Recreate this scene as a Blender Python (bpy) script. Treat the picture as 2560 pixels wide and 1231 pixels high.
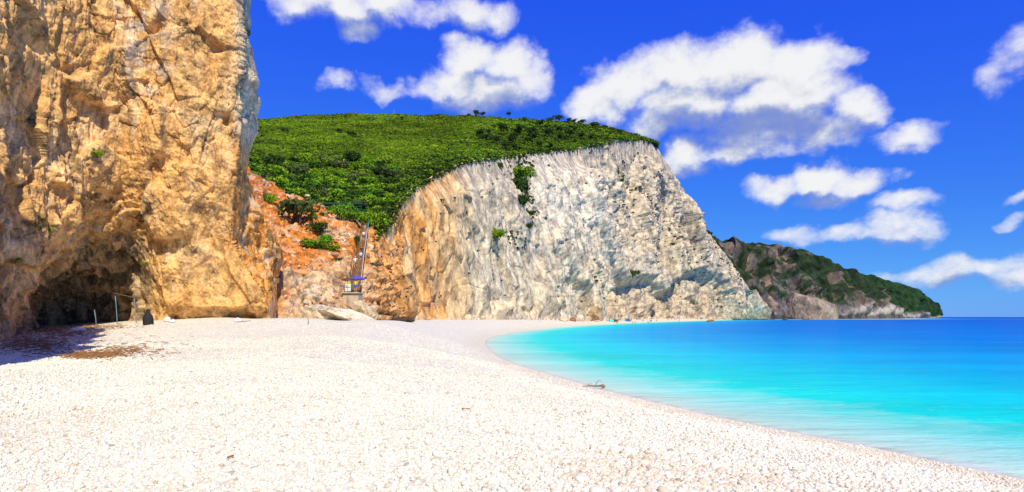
import bpy, bmesh, math, random
import numpy as np
from mathutils import Vector, Matrix

# ------------------------------------------------------------------ camera, sky, sun, exposure
F, H, CX, CY = 1500.0, 3.0, 1280.0, 793.0      # focal length in photo pixels, eye height, principal column, horizon row
sc = bpy.context.scene
for o in list(bpy.data.objects):
    bpy.data.objects.remove(o)
COL = sc.collection
cam = bpy.data.cameras.new('camera')
cam.sensor_width = 36.0
cam.lens = 36.0 * F / 2560.0
cam.shift_y = (CY - 615.5) / 2560.0
cam.clip_start, cam.clip_end = 0.1, 60000.0
camo = bpy.data.objects.new('camera', cam)
COL.objects.link(camo)
camo.location = (0, 0, H)
camo.rotation_euler = (math.pi / 2, 0, 0)
sc.camera = camo
SUN = Vector((0.22, -0.66, 0.72)).normalized()     # direction towards the sun
sun_el = math.asin(SUN.z)
sun_rot = math.atan2(SUN.x, SUN.y)
vs = sc.view_settings
vs.view_transform = 'Standard'; vs.look = 'None'; vs.gamma = 1.0; vs.exposure = 0.1
vs.use_curve_mapping = False
sl = bpy.data.lights.new('sun', 'SUN')
sl.energy = 4.8; sl.angle = math.radians(0.5); sl.color = (1.0, 0.935, 0.71)
so = bpy.data.objects.new('sun', sl); COL.objects.link(so)
so.rotation_euler = SUN.to_track_quat('Z', 'Y').to_euler()
so.location = (0, -20, 120)
sc.cycles.max_bounces = 6; sc.cycles.diffuse_bounces = 3; sc.cycles.glossy_bounces = 2
sc.cycles.transparent_max_bounces = 6; sc.cycles.transmission_bounces = 2
sc.cycles.caustics_reflective = False; sc.cycles.caustics_refractive = False
sc.cycles.use_denoising = True

class NT:
    """small helper to write node trees"""
    def __init__(s, tree): s.t = tree; s.n = tree.nodes; s.l = tree.links
    def new(s, typ, **kw):
        nd = s.n.new(typ)
        for k, v in kw.items(): setattr(nd, k, v)
        return nd
    def put(s, sock, v):
        if v is None: return
        if isinstance(v, bpy.types.NodeSocket): s.l.new(v, sock)
        elif isinstance(v, (tuple, list)) and len(v) == 3 and sock.type == 'RGBA': sock.default_value = (*v, 1)
        else: sock.default_value = v
    def math(s, op, a, b=None, c=None, clamp=False):
        nd = s.new('ShaderNodeMath', operation=op); nd.use_clamp = clamp
        s.put(nd.inputs[0], a); s.put(nd.inputs[1], b); s.put(nd.inputs[2], c)
        return nd.outputs[0]
    def vmath(s, op, a, b=None, sc_=None):
        nd = s.new('ShaderNodeVectorMath', operation=op)
        s.put(nd.inputs[0], a); s.put(nd.inputs[1], b)
        if sc_ is not None: s.put(nd.inputs['Scale'], sc_)
        return nd.outputs['Value'] if op in ('LENGTH', 'DOT_PRODUCT', 'DISTANCE') else nd.outputs[0]
    def noise(s, vec, scale, detail=4, rough=0.55, dist=0.0, dim='3D'):
        nd = s.new('ShaderNodeTexNoise', noise_dimensions=dim)
        s.put(nd.inputs['Vector'], vec); s.put(nd.inputs['Scale'], scale); s.put(nd.inputs['Detail'], detail)
        s.put(nd.inputs['Roughness'], rough); s.put(nd.inputs['Distortion'], dist)
        return nd.outputs[0]
    def voro(s, vec, scale, feature='F1', rnd=1.0, out=0):
        nd = s.new('ShaderNodeTexVoronoi', feature=feature)
        s.put(nd.inputs['Vector'], vec); s.put(nd.inputs['Scale'], scale); s.put(nd.inputs['Randomness'], rnd)
        return nd.outputs[out]
    def ramp(s, f, stops, interp='LINEAR'):
        nd = s.new('ShaderNodeValToRGB'); cr = nd.color_ramp; cr.interpolation = interp
        while len(cr.elements) < len(stops): cr.elements.new(0.5)
        for e, (p, c) in zip(cr.elements, stops):
            e.position = p; e.color = (*c, 1) if len(c) == 3 else c
        s.put(nd.inputs[0], f)
        return nd.outputs[0]
    def remap(s, v, a, b, c=0.0, d=1.0, smooth=True):
        nd = s.new('ShaderNodeMapRange'); nd.interpolation_type = 'SMOOTHSTEP' if smooth else 'LINEAR'
        s.put(nd.inputs[0], v)
        for i, x in enumerate((a, b, c, d)): s.put(nd.inputs[1 + i], x)
        return nd.outputs[0]
    def mix(s, f, a, b, blend='MIX'):
        nd = s.new('ShaderNodeMix', data_type='RGBA', blend_type=blend)
        s.put(nd.inputs[0], f); s.put(nd.inputs[6], a); s.put(nd.inputs[7], b)
        return nd.outputs[2]
    def mapping(s, vec, scale=(1, 1, 1), rot=(0, 0, 0), loc=(0, 0, 0)):
        nd = s.new('ShaderNodeMapping'); s.put(nd.inputs[0], vec)
        nd.inputs['Scale'].default_value = scale; nd.inputs['Rotation'].default_value = rot; nd.inputs['Location'].default_value = loc
        return nd.outputs[0]
    def sep(s, v): nd = s.new('ShaderNodeSeparateXYZ'); s.put(nd.inputs[0], v); return nd.outputs
    def comb(s, x, y, z):
        nd = s.new('ShaderNodeCombineXYZ'); s.put(nd.inputs[0], x); s.put(nd.inputs[1], y); s.put(nd.inputs[2], z); return nd.outputs[0]

# ---- world: Nishita sky with cumulus clouds given by direction (all at infinity)
def az_el(px, py):
    dx = px - CX
    return math.atan2(dx, F), math.atan2(CY - py, math.hypot(F, dx))
CLOUDS = [  # px, py, rx, ry, weight of each puff in the photograph, turned into azimuth and elevation below
    (745, 2, 85, 38, .8), (860, 16, 105, 46, .9), (965, 14, 110, 48, .9), (890, 78, 60, 30, .8), (1080, 25, 80, 30, .55), (1170, 38, 70, 36, .7), (1235, 40, 60, 36, .8),
    (1175, 150, 85, 52, 1), (1265, 165, 90, 58, 1), (1135, 205, 85, 45, 1), (1215, 240, 130, 48, 1), (1330, 190, 50, 60, .8), (985, 226, 85, 20, .55), (1070, 220, 60, 30, .7),
    (1490, 255, 75, 52, 1), (1560, 205, 105, 62, 1), (1690, 180, 130, 78, 1), (1850, 160, 150, 80, 1.1), (1990, 165, 130, 75, 1.1), (2085, 148, 75, 34, .8),
    (1720, 255, 170, 75, 1), (1950, 250, 180, 80, 1.1), (2140, 285, 85, 55, 1), (1650, 300, 95, 50, .9), (1900, 335, 180, 55, .9), (2060, 340, 110, 45, .8),
    (1715, 395, 75, 45, .8), (1830, 380, 120, 36, .75), (1940, 372, 90, 30, .7), (2260, 346, 110, 30, .6),
    (1945, 470, 80, 32, .85), (2050, 445, 95, 44, 1), (2150, 455, 90, 36, .9), (2090, 485, 100, 22, .7), (2260, 506, 110, 24, .6),
    (2070, 582, 150, 24, .55), (2235, 565, 120, 42, .7), (2310, 580, 70, 34, .6),
    (2320, 690, 140, 28, .55), (2440, 660, 140, 30, .62), (2530, 690, 90, 36, .6), (2530, 130, 60, 70, .5), (2495, 190, 50, 50, .5), (2550, 495, 50, 16, .5), (2555, 545, 40, 16, .5), (845, 212, 40, 14, .4)]
def build_world():
    w = bpy.data.worlds.new('World'); sc.world = w; w.use_nodes = True
    t = NT(w.node_tree); t.n.clear()
    tc = t.new('ShaderNodeTexCoord')
    s = t.sep(tc.outputs['Generated'])
    az = t.math('ARCTAN2', s[0], s[1]); el = t.math('ARCSINE', s[2])
    q0 = t.comb(az, el, 0.0)
    sky = t.new('ShaderNodeTexSky'); sky.sky_type = 'NISHITA'; sky.sun_disc = False
    sky.sun_elevation = sun_el; sky.sun_rotation = sun_rot; sky.altitude = 0; sky.air_density = 1.0; sky.dust_density = 0.1; sky.ozone_density = 3.0
    c3 = t.sep(t.vmath('SCALE', sky.outputs[0], sc_=.1))
    blue = t.vmath('SCALE', t.comb(t.math('MULTIPLY', t.math('POWER', c3[0], 1.10), .17), t.math('MULTIPLY', t.math('POWER', c3[1], 1.02), .44), t.math('MULTIPLY', t.math('POWER', c3[2], .12), .77)), sc_=10.0)
    STOPS = [(0.0, (1.0, 1.0, 1.0)), (.25, (.88, .89, .92)), (.55, (.58, .64, .82)), (1.0, (.26, .34, .70))]
    def backdrop(cover, shade):
        ccol = t.ramp(shade, STOPS)
        bg = t.new('ShaderNodeBackground'); bg.inputs[1].default_value = 0.118
        t.put(bg.inputs[0], t.mix(t.math('MULTIPLY', cover, .97), blue, t.vmath('SCALE', ccol, sc_=7.3)))
        return bg.outputs[0]
    # the clouds of the photograph
    nzv = t.new('ShaderNodeTexNoise'); t.put(nzv.inputs['Vector'], q0)
    nzv.inputs['Scale'].default_value = 13; nzv.inputs['Detail'].default_value = 6; nzv.inputs['Roughness'].default_value = .52
    off = t.vmath('SCALE', t.vmath('SUBTRACT', nzv.outputs['Color'], (0.5, 0.5, 0.5)), sc_=0.075)
    BASES = [(1840, 330, 230, 52, 1), (1690, 300, 120, 36, .8), (2040, 335, 120, 40, .8), (1800, 362, 90, 26, .9), (1760, 225, 130, 30, .45), (1240, 262, 130, 30, .8), (1190, 205, 70, 20, .4), (900, 75, 90, 30, .75), (780, 40, 90, 26, .5), (1180, 60, 80, 20, .6), (2070, 490, 130, 20, .8), (2250, 596, 130, 20, .8), (2400, 706, 160, 24, .7), (1740, 425, 90, 18, .7), (2260, 362, 90, 14, .6)]
    def field(q, grow, CLOUDS=CLOUDS):
        acc = None
        for (px, py, rx, ry, wt) in CLOUDS:
            a, e = az_el(px, py); c = math.cos(a); k = math.sqrt(wt)
            sx, sy = k * F / (rx * grow * c * c), k * F / (ry * grow * c)
            nd = t.new('ShaderNodeVectorMath', operation='MULTIPLY_ADD')
            t.put(nd.inputs[0], q); nd.inputs[1].default_value = (sx, sy, 0); nd.inputs[2].default_value = (-a * sx, -e * sy, 0)
            m = t.math('SUBTRACT', wt, t.vmath('DOT_PRODUCT', nd.outputs[0], nd.outputs[0]))
            if acc is None: acc = m
            else:
                sm = t.new('ShaderNodeMath', operation='SMOOTH_MAX'); t.put(sm.inputs[0], acc); t.put(sm.inputs[1], m); sm.inputs[2].default_value = .22; acc = sm.outputs[0]
        return t.math('MAXIMUM', acc, -.6)
    q = t.vmath('ADD', q0, off)
    b0 = field(q, 1.06); b1 = field(t.vmath('ADD', q, (0.005, 0.030, 0)), 1.06)
    n1 = t.noise(t.vmath('MULTIPLY', q0, (1, 1.3, 1)), 20, 9, .62)
    n2 = t.noise(t.vmath('MULTIPLY', t.vmath('ADD', q0, (0.003, 0.009, 0)), (1, 1.3, 1)), 20, 7, .57)
    d0 = t.math('MULTIPLY_ADD', t.math('SUBTRACT', n1, .5), 1.6, b0)
    cover = t.remap(d0, -0.16, 0.95)
    sh = t.math('ADD', t.math('MULTIPLY', t.math('SUBTRACT', b1, b0), .62), t.math('MULTIPLY', t.math('SUBTRACT', n2, n1), 1.0))
    base = t.math('MAXIMUM', field(q, 1.25, BASES), 0.0)
    shade = t.remap(t.math('MULTIPLY_ADD', base, .72, sh), -.14, .76)
    inview = backdrop(cover, shade)
    # beyond the picture the same fair-weather sky goes on
    band = t.noise(t.vmath('MULTIPLY', q0, (2.6, 5.0, 1)), 1.0, 7, .55)
    away = t.math('MAXIMUM', t.remap(t.math('ABSOLUTE', az), .80, 1.0), t.remap(el, .58, .72))
    other = backdrop(t.math('MULTIPLY', t.remap(band, .56, .68), t.math('MULTIPLY', away, t.remap(el, 0.0, .05))), t.remap(band, .80, .55))
    sel = t.math('MULTIPLY', t.math('LESS_THAN', t.math('ABSOLUTE', az), .80), t.math('MULTIPLY', t.math('GREATER_THAN', el, -.002), t.math('LESS_THAN', el, .58)))
    mx = t.new('ShaderNodeMixShader'); t.put(mx.inputs[0], sel); t.l.new(other, mx.inputs[1]); t.l.new(inview, mx.inputs[2])
    out = t.new('ShaderNodeOutputWorld'); t.l.new(mx.outputs[0], out.inputs[0])
    w.cycles.sampling_method = 'MANUAL'; w.cycles.sample_map_resolution = 512
build_world()

# ------------------------------------------------------------------ numpy noise
def _h(ix, iy, iz, seed):
    h = (ix.astype(np.uint32) * np.uint32(374761393)) ^ (iy.astype(np.uint32) * np.uint32(668265263)) ^ (iz.astype(np.uint32) * np.uint32(2246822519)) ^ np.uint32((seed * 3266489917) & 0xffffffff)
    h = (h ^ (h >> np.uint32(15))) * np.uint32(2246822519)
    h = (h ^ (h >> np.uint32(13))) * np.uint32(3266489917)
    return h ^ (h >> np.uint32(16))
def perlin(p, seed=0):
    f = np.floor(p); i = f.astype(np.int64); r = p - f
    u = r * r * r * (r * (r * 6 - 15) + 10)
    out = 0
    for dx in (0, 1):
        wx = u[:, 0] if dx else 1 - u[:, 0]
        for dy in (0, 1):
            wy = u[:, 1] if dy else 1 - u[:, 1]
            for dz in (0, 1):
                wz = u[:, 2] if dz else 1 - u[:, 2]
                h = _h(i[:, 0] + dx, i[:, 1] + dy, i[:, 2] + dz, seed)
                g = ((h & np.uint32(1023)).astype(np.float32) / 511.5 - 1) * (r[:, 0] - dx) \
                    + (((h >> np.uint32(10)) & np.uint32(1023)).astype(np.float32) / 511.5 - 1) * (r[:, 1] - dy) \
                    + (((h >> np.uint32(20)) & np.uint32(1023)).astype(np.float32) / 511.5 - 1) * (r[:, 2] - dz)
                out = out + wx * wy * wz * g
    return out * 1.2
def fbm(p, octv=4, gain=.5, seed=0, ridged=False):
    a, s, tot, fr = 1.0, 0, 0, 1.0
    for k in range(octv):
        n = perlin(p * fr + 17.3 * k, seed + k)
        if ridged: n = 1 - 2 * np.abs(n)
        s = s + a * n; tot += a; a *= gain; fr *= 2.03
    return s / tot
def worley(p, seed=0):
    f = np.floor(p); i = f.astype(np.int64); r = p - f
    F1 = np.full(len(p), 9.0); F2 = np.full(len(p), 9.0); ID = np.zeros(len(p), np.uint32)
    for dx in (-1, 0, 1):
        for dy in (-1, 0, 1):
            for dz in (-1, 0, 1):
                h = _h(i[:, 0] + dx, i[:, 1] + dy, i[:, 2] + dz, seed)
                d = (dx + (h & np.uint32(1023)) / 1023. - r[:, 0]) ** 2 + (dy + ((h >> np.uint32(10)) & np.uint32(1023)) / 1023. - r[:, 1]) ** 2 \
                    + (dz + ((h >> np.uint32(20)) & np.uint32(1023)) / 1023. - r[:, 2]) ** 2
                near = d < F1
                F2 = np.where(near, F1, np.minimum(F2, d)); ID = np.where(near, h, ID); F1 = np.where(near, d, F1)
    return np.sqrt(F1), np.sqrt(F2), (ID & np.uint32(255)) / 255.
def facet(p, seed=0, k=34.0):
    """angular broken rock: each cell is a plane tilted its own way"""
    f = np.floor(p); i = f.astype(np.int64); r = p - f
    B = np.full(len(p), 9.0); B2 = np.full(len(p), 9.0); out = np.zeros(len(p)); W = np.full(len(p), 1e-30)
    for dx in (-1, 0, 1):
        for dy in (-1, 0, 1):
            for dz in (-1, 0, 1):
                h = _h(i[:, 0] + dx, i[:, 1] + dy, i[:, 2] + dz, seed)
                v0 = r[:, 0] - dx - (h & np.uint32(1023)) / 1023.; v1 = r[:, 1] - dy - ((h >> np.uint32(10)) & np.uint32(1023)) / 1023.; v2 = r[:, 2] - dz - ((h >> np.uint32(20)) & np.uint32(1023)) / 1023.
                d = v0 * v0 + v1 * v1 + v2 * v2
                g = _h(i[:, 0] + dx, i[:, 1] + dy, i[:, 2] + dz, seed + 77)
                val = v0 * ((g & np.uint32(255)) / 127.5 - 1) + v1 * (((g >> np.uint32(8)) & np.uint32(255)) / 127.5 - 1) + v2 * (((g >> np.uint32(16)) & np.uint32(255)) / 127.5 - 1) + .5 * (((g >> np.uint32(24)) & np.uint32(255)) / 127.5 - 1)
                near = d < B
                B2 = np.where(near, B, np.minimum(B2, d)); B = np.where(near, d, B)
                w = np.exp(-k * d); W += w; out += w * val
    return out / W, np.sqrt(B2) - np.sqrt(B)
def S(x): x = np.clip(x, 0, 1); return x * x * (3 - 2 * x)
def SS(a, b, x): return S((x - a) / (b - a))
def lerp(a, b, t): return a + (b - a) * t
def P(px, py, Y): return np.stack([(px - CX) / F * Y, Y + 0 * px, H - (py - CY) / F * Y], -1)
def pt(px, py, Y): return Vector(((px - CX) / F * Y, Y, H - (py - CY) / F * Y))
def to_px(V): return CX + F * V[..., 0] / V[..., 1], CY - F * (V[..., 2] - H) / V[..., 1]
def rbf(ctrl, vals, lam=1e-3):
    ctrl = np.asarray(ctrl, float); vals = np.asarray(vals, float)
    def phi(d): return d * d * np.log(d + 1e-9)
    n = len(ctrl); K = phi(np.linalg.norm(ctrl[:, None] - ctrl[None], axis=-1)) + lam * np.eye(n)
    A = np.zeros((n + 3, n + 3)); A[:n, :n] = K; A[:n, n] = 1; A[:n, n + 1:] = ctrl; A[n, :n] = 1; A[n + 1:, :n] = ctrl.T
    w = np.linalg.solve(A, np.concatenate([vals, np.zeros(3)]))
    def f(q):
        q = np.asarray(q, float)
        return phi(np.linalg.norm(q[:, None] - ctrl[None], axis=-1)) @ w[:n] + w[n] + q @ w[n + 1:]
    return f
def mixc(c, col, m):
    return c + (np.asarray(col) - c) * m[..., None]

# ------------------------------------------------------------------ object helpers
def tag(o, label=None, cat=None, group=None, kind=None):
    if label: o['label'] = label
    if cat: o['category'] = cat
    if group: o['group'] = group
    if kind: o['kind'] = kind
    return o
def link(name, me, mat=None, parent=None):
    o = bpy.data.objects.new(name, me); COL.objects.link(o)
    if mat is not None and me is not None and not me.materials: me.materials.append(mat)
    if parent is not None: o.parent = parent
    return o
def empty(name, loc=(0, 0, 0), rz=0):
    o = bpy.data.objects.new(name, None); COL.objects.link(o); o.location = loc; o.rotation_euler = (0, 0, rz); o.empty_display_size = .2
    return o
def mesh_np(name, V, faces, smooth=True, attrs=None):
    """V (n,3), faces (m,k) arrays"""
    me = bpy.data.meshes.new(name); V = np.asarray(V, np.float32); faces = np.asarray(faces, np.int32)
    m, k = faces.shape
    me.vertices.add(len(V)); me.vertices.foreach_set('co', V.ravel())
    me.loops.add(m * k); me.loops.foreach_set('vertex_index', faces.ravel())
    me.polygons.add(m); me.polygons.foreach_set('loop_start', np.arange(0, m * k, k, dtype=np.int32))
    me.polygons.foreach_set('loop_total', np.full(m, k, np.int32))
    me.polygons.foreach_set('use_smooth', np.full(m, smooth))
    me.update(calc_edges=True)
    for an, av in (attrs or {}).items():
        if av.ndim == 1:
            me.attributes.new(an, 'FLOAT', 'POINT').data.foreach_set('value', av.astype(np.float32))
        else:
            c4 = np.concatenate([av, np.ones((len(av), 1))], 1).astype(np.float32)
            me.color_attributes.new(an, 'FLOAT_COLOR', 'POINT').data.foreach_set('color', c4.ravel())
    return me
def grid_mesh(name, G, attrs=None, smooth=True, flip=False, wrap=False):
    nu, nv = G.shape[:2]
    idx = np.arange(nu * nv).reshape(nu, nv)
    if wrap: idx = np.concatenate([idx, idx[:1]], 0)
    a, b, c, d = idx[:-1, :-1], idx[1:, :-1], idx[1:, 1:], idx[:-1, 1:]
    q = np.stack([a, d, c, b] if flip else [a, b, c, d], -1).reshape(-1, 4)
    return mesh_np(name, G.reshape(-1, 3), q, smooth, {k: v.reshape(nu * nv, *v.shape[2:]) for k, v in (attrs or {}).items()})
def normals(G):
    du = np.gradient(G, axis=0); dv = np.gradient(G, axis=1)
    n = np.cross(du, dv); return n / (np.linalg.norm(n, axis=-1, keepdims=True) + 1e-9)

# ------------------------------------------------------------------ materials
def mat_new(name):
    m = bpy.data.materials.new(name); m.use_nodes = True
    t = NT(m.node_tree); b = t.n['Principled BSDF']
    return m, t, b
def mat_plain(name, col, rough=.7, var=.12, scale=8.0, spec=.3, metal=0.0, bump=0.0):
    m, t, b = mat_new(name)
    tc = t.new('ShaderNodeTexCoord')
    n = t.noise(tc.outputs['Object'], scale, 4)
    f = t.remap(n, .3, .7, 1 - var, 1 + var, False)
    t.put(b.inputs['Base Color'], t.mix(1.0, (*col,), t.comb(f, f, f), 'MULTIPLY'))
    b.inputs['Roughness'].default_value = rough; b.inputs['Specular IOR Level'].default_value = spec; b.inputs['Metallic'].default_value = metal
    if bump:
        bp = t.new('ShaderNodeBump'); bp.inputs['Strength'].default_value = bump; bp.inputs['Distance'].default_value = .02
        t.put(bp.inputs['Height'], n); t.put(b.inputs['Normal'], bp.outputs[0])
    return m
def mat_rock(name, fine, bump=.6, dist=.2, var=.5, stretch=(1, 1, 1)):
    """rock whose broad colour is the attribute 'tint'; grain size 'fine' in metres"""
    m, t, b = mat_new(name)
    at = t.new('ShaderNodeAttribute'); at.attribute_name = 'tint'
    ge = t.new('ShaderNodeNewGeometry')
    p = t.mapping(ge.outputs['Position'], scale=stretch)
    n1 = t.noise(p, .35 / fine, 6, .65)
    n2 = t.noise(p, 1.7 / fine, 5, .7)
    vo = t.voro(p, .8 / fine, 'DISTANCE_TO_EDGE')
    f = t.math('MULTIPLY', t.remap(n1, .32, .68, 1 - var, 1 + var * .7), t.remap(n2, .3, .7, .8, 1.2))
    wv = t.vmath('ADD', p, t.vmath('SCALE', t.vmath('SUBTRACT', t.comb(n1, n2, n1), (.5, .5, .5)), sc_=fine * 2.2))
    ck = t.voro(t.mapping(wv, scale=(1, 1, .6)), .22 / fine, 'DISTANCE_TO_EDGE')
    f = t.math('MULTIPLY', f, t.math('MAXIMUM', t.remap(ck, 0.0, .035, .55, 1.0), t.remap(n1, .42, .52, 0.0, 1.0)))
    c = t.mix(1.0, at.outputs['Color'], t.comb(f, f, t.math('MULTIPLY_ADD', f, .92, .08)), 'MULTIPLY')
    t.put(b.inputs['Base Color'], c)
    b.inputs['Roughness'].default_value = .95; b.inputs['Specular IOR Level'].default_value = .04
    hgt = t.math('ADD', t.math('MULTIPLY', n1, 1.0), t.math('MULTIPLY_ADD', n2, .45, t.math('MULTIPLY', t.remap(vo, 0, .25), .22)))
    bp = t.new('ShaderNodeBump'); bp.inputs['Strength'].default_value = bump; bp.inputs['Distance'].default_value = dist
    t.put(bp.inputs['Height'], hgt); t.put(b.inputs['Normal'], bp.outputs[0])
    return m
def mat_leaf(name, cols, trans=.12):
    m, t, b = mat_new(name)
    oi = t.new('ShaderNodeObjectInfo'); ge = t.new('ShaderNodeNewGeometry')
    isl = ge.outputs['Random Per Island']
    r = t.math('FRACT', t.math('ADD', t.math('MULTIPLY', isl, .55), oi.outputs['Random']))
    c = t.ramp(r, [(i / (len(cols) - 1), k) for i, k in enumerate(cols)])
    n = t.noise(ge.outputs['Position'], .06, 3)
    f = t.math('MULTIPLY', t.remap(n, .35, .65, .8, 1.2), t.remap(t.noise(ge.outputs['Position'], .018, 3), .38, .62, .72, 1.22))
    t.put(b.inputs['Base Color'], t.mix(1.0, c, t.comb(f, f, f), 'MULTIPLY'))
    b.inputs['Roughness'].default_value = .75; b.inputs['Specular IOR Level'].default_value = .2
    tr = t.new('ShaderNodeBsdfTranslucent'); t.put(tr.inputs[0], c)
    mx = t.new('ShaderNodeMixShader'); mx.inputs[0].default_value = trans
    t.l.new(b.outputs[0], mx.inputs[1]); t.l.new(tr.outputs[0], mx.inputs[2])
    t.l.new(mx.outputs[0], t.n['Material Output'].inputs[0])
    return m
M = {}
KEEP = {}
M['cliff'] = mat_rock('limestone_near', .35, .6, .2, .45, (1.1, 1.1, .8))
M['main'] = mat_rock('limestone_main', 1.4, .5, .7, .5, (1.15, 1.15, .7))
M['head'] = mat_rock('limestone_far', 5.0, .6, 3.0, .5, (1, 1, .6))
M['clay'] = mat_rock('red_clay', .45, .7, .22, .5)
M['hill'] = mat_rock('hill_soil', 3.0, .6, 1.0, .4)

# ------------------------------------------------------------------ shoreline and beach height
SH_PX = [(2560, 1200), (2423, 1172), (2305, 1147), (2186, 1121), (2046, 1094), (1920, 1070), (1800, 1045), (1700, 1022), (1600, 998), (1501, 974), (1443, 957),
         (1345, 929), (1290, 912), (1248, 895), (1225, 878), (1212, 863), (1213, 851), (1238, 840), (1290, 830), (1340, 824), (1420, 817), (1500, 812), (1600, 807.5), (1700, 803.8), (1780, 801.6), (1830, 800.2)]
SHORE = [(40.0, -160.0), (20.0, -50.0), (13.5, -12.0), (11.3, 0.0), (10.3, 6.0)] + [((px - CX) / F * (F * H / (py - CY)), F * H / (py - CY)) for px, py in SH_PX]
LAND = SHORE + [(262., 660.), (330., 740.), (480., 800.), (640., 900.), (800., 1250.), (1080., 1500.), (1060., 1800.), (900., 4000.), (-4000., 4000.), (-4000., -160.)]
SHORE = np.array(SHORE); LAND = np.array(LAND)
def seg_dist(Q, A):
    d = np.full(len(Q), 1e9)
    for a, b in zip(A[:-1], A[1:]):
        ab = b - a; tt = np.clip(((Q - a) @ ab) / (ab @ ab), 0, 1)
        d = np.minimum(d, np.hypot(Q[:, 0] - a[0] - tt * ab[0], Q[:, 1] - a[1] - tt * ab[1]))
    return d
def inside(Q, A):
    r = np.zeros(len(Q), bool); n = len(A)
    for i in range(n):
        (x1, y1), (x2, y2) = A[i], A[(i + 1) % n]
        if y1 == y2: continue
        c = ((y1 > Q[:, 1]) != (y2 > Q[:, 1])) & (Q[:, 0] < (x2 - x1) * (Q[:, 1] - y1) / (y2 - y1) + x1)
        r ^= c
    return r
def shore_d(Q):
    d = seg_dist(Q, LAND[:36]); return np.where(inside(Q, LAND), d, -d)
BZ = [  # px, py, distance: dry beach read off the photograph
    (690, 797, 60), (560, 798, 59), (400, 801, 58), (300, 812, 56), (150, 832, 52), (20, 850, 48), (945, 806, 85), (1000, 801, 112), (1100, 800.5, 140), (1200, 800, 165), (1320, 800.5, 200), (1430, 801.5, 235),
    (1500, 802.5, 270), (1650, 797.5, 430), (1830, 797.5, 600), (700, 850, 33), (400, 870, 28), (1000, 850, 36), (1000, 950, 17), (600, 950, 15.5), (200, 950, 15), (0, 910, 22), (1280, 1000, 13.5), (1280, 1231, 6.5), (700, 1231, 6.6), (0, 1231, 6.7), (1800, 1231, 6.2)]
_b = np.array([[(px - CX) / F, math.log(Y), H - (py - CY) / F * Y] for px, py, Y in BZ])
_bf = rbf(np.concatenate([_b[:, :2], [[-1.2, math.log(8)], [-1.4, math.log(25)]]]), np.concatenate([_b[:, 2], [1.4, 1.6]]), .02)
def ground_z(Q, d=None):
    Q = np.asarray(Q, float)
    if d is None: d = shore_d(Q)
    Y = np.maximum(Q[:, 1], 2.0)
    a = np.clip(Q[:, 0] / Y, -1.5, .5)
    zr = np.clip(_bf(np.stack([a, np.log(np.maximum(np.hypot(Q[:, 0] * .3, Q[:, 1]), 4.5))], -1)), .5, 3.4)
    sl = np.where(d > 0, .13 * d, .085 * d)
    z = np.where(d > 0, lerp(sl, zr, SS(1.0, 11.0, d)), np.maximum(sl, -5))
    p3 = np.stack([Q[:, 0], Q[:, 1], 0 * z], -1)
    wob = perlin(p3 * .09, 77)
    z = z + .085 * np.sin(d * .72 + 3.2 * wob) * SS(2.5, 7, d) * SS(40, 18, d)
    z = z + (.035 * fbm(p3 * .35, 3, .5, 5) + .16 * perlin(p3 * .05, 9)) * SS(1, 9, d)
    return z
def gz(x, y): return float(ground_z(np.array([[x, y]]))[0])
def on_beach(px, py):
    """the beach point seen at a pixel"""
    ys = np.exp(np.linspace(math.log(5.5), math.log(700), 900))
    z = ground_z(np.stack([(px - CX) / F * ys, ys], -1)); row = CY - F * (z - H) / ys
    k = int(np.argmax(row <= py)); return Vector(((px - CX) / F * ys[k], ys[k], z[k]))

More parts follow.
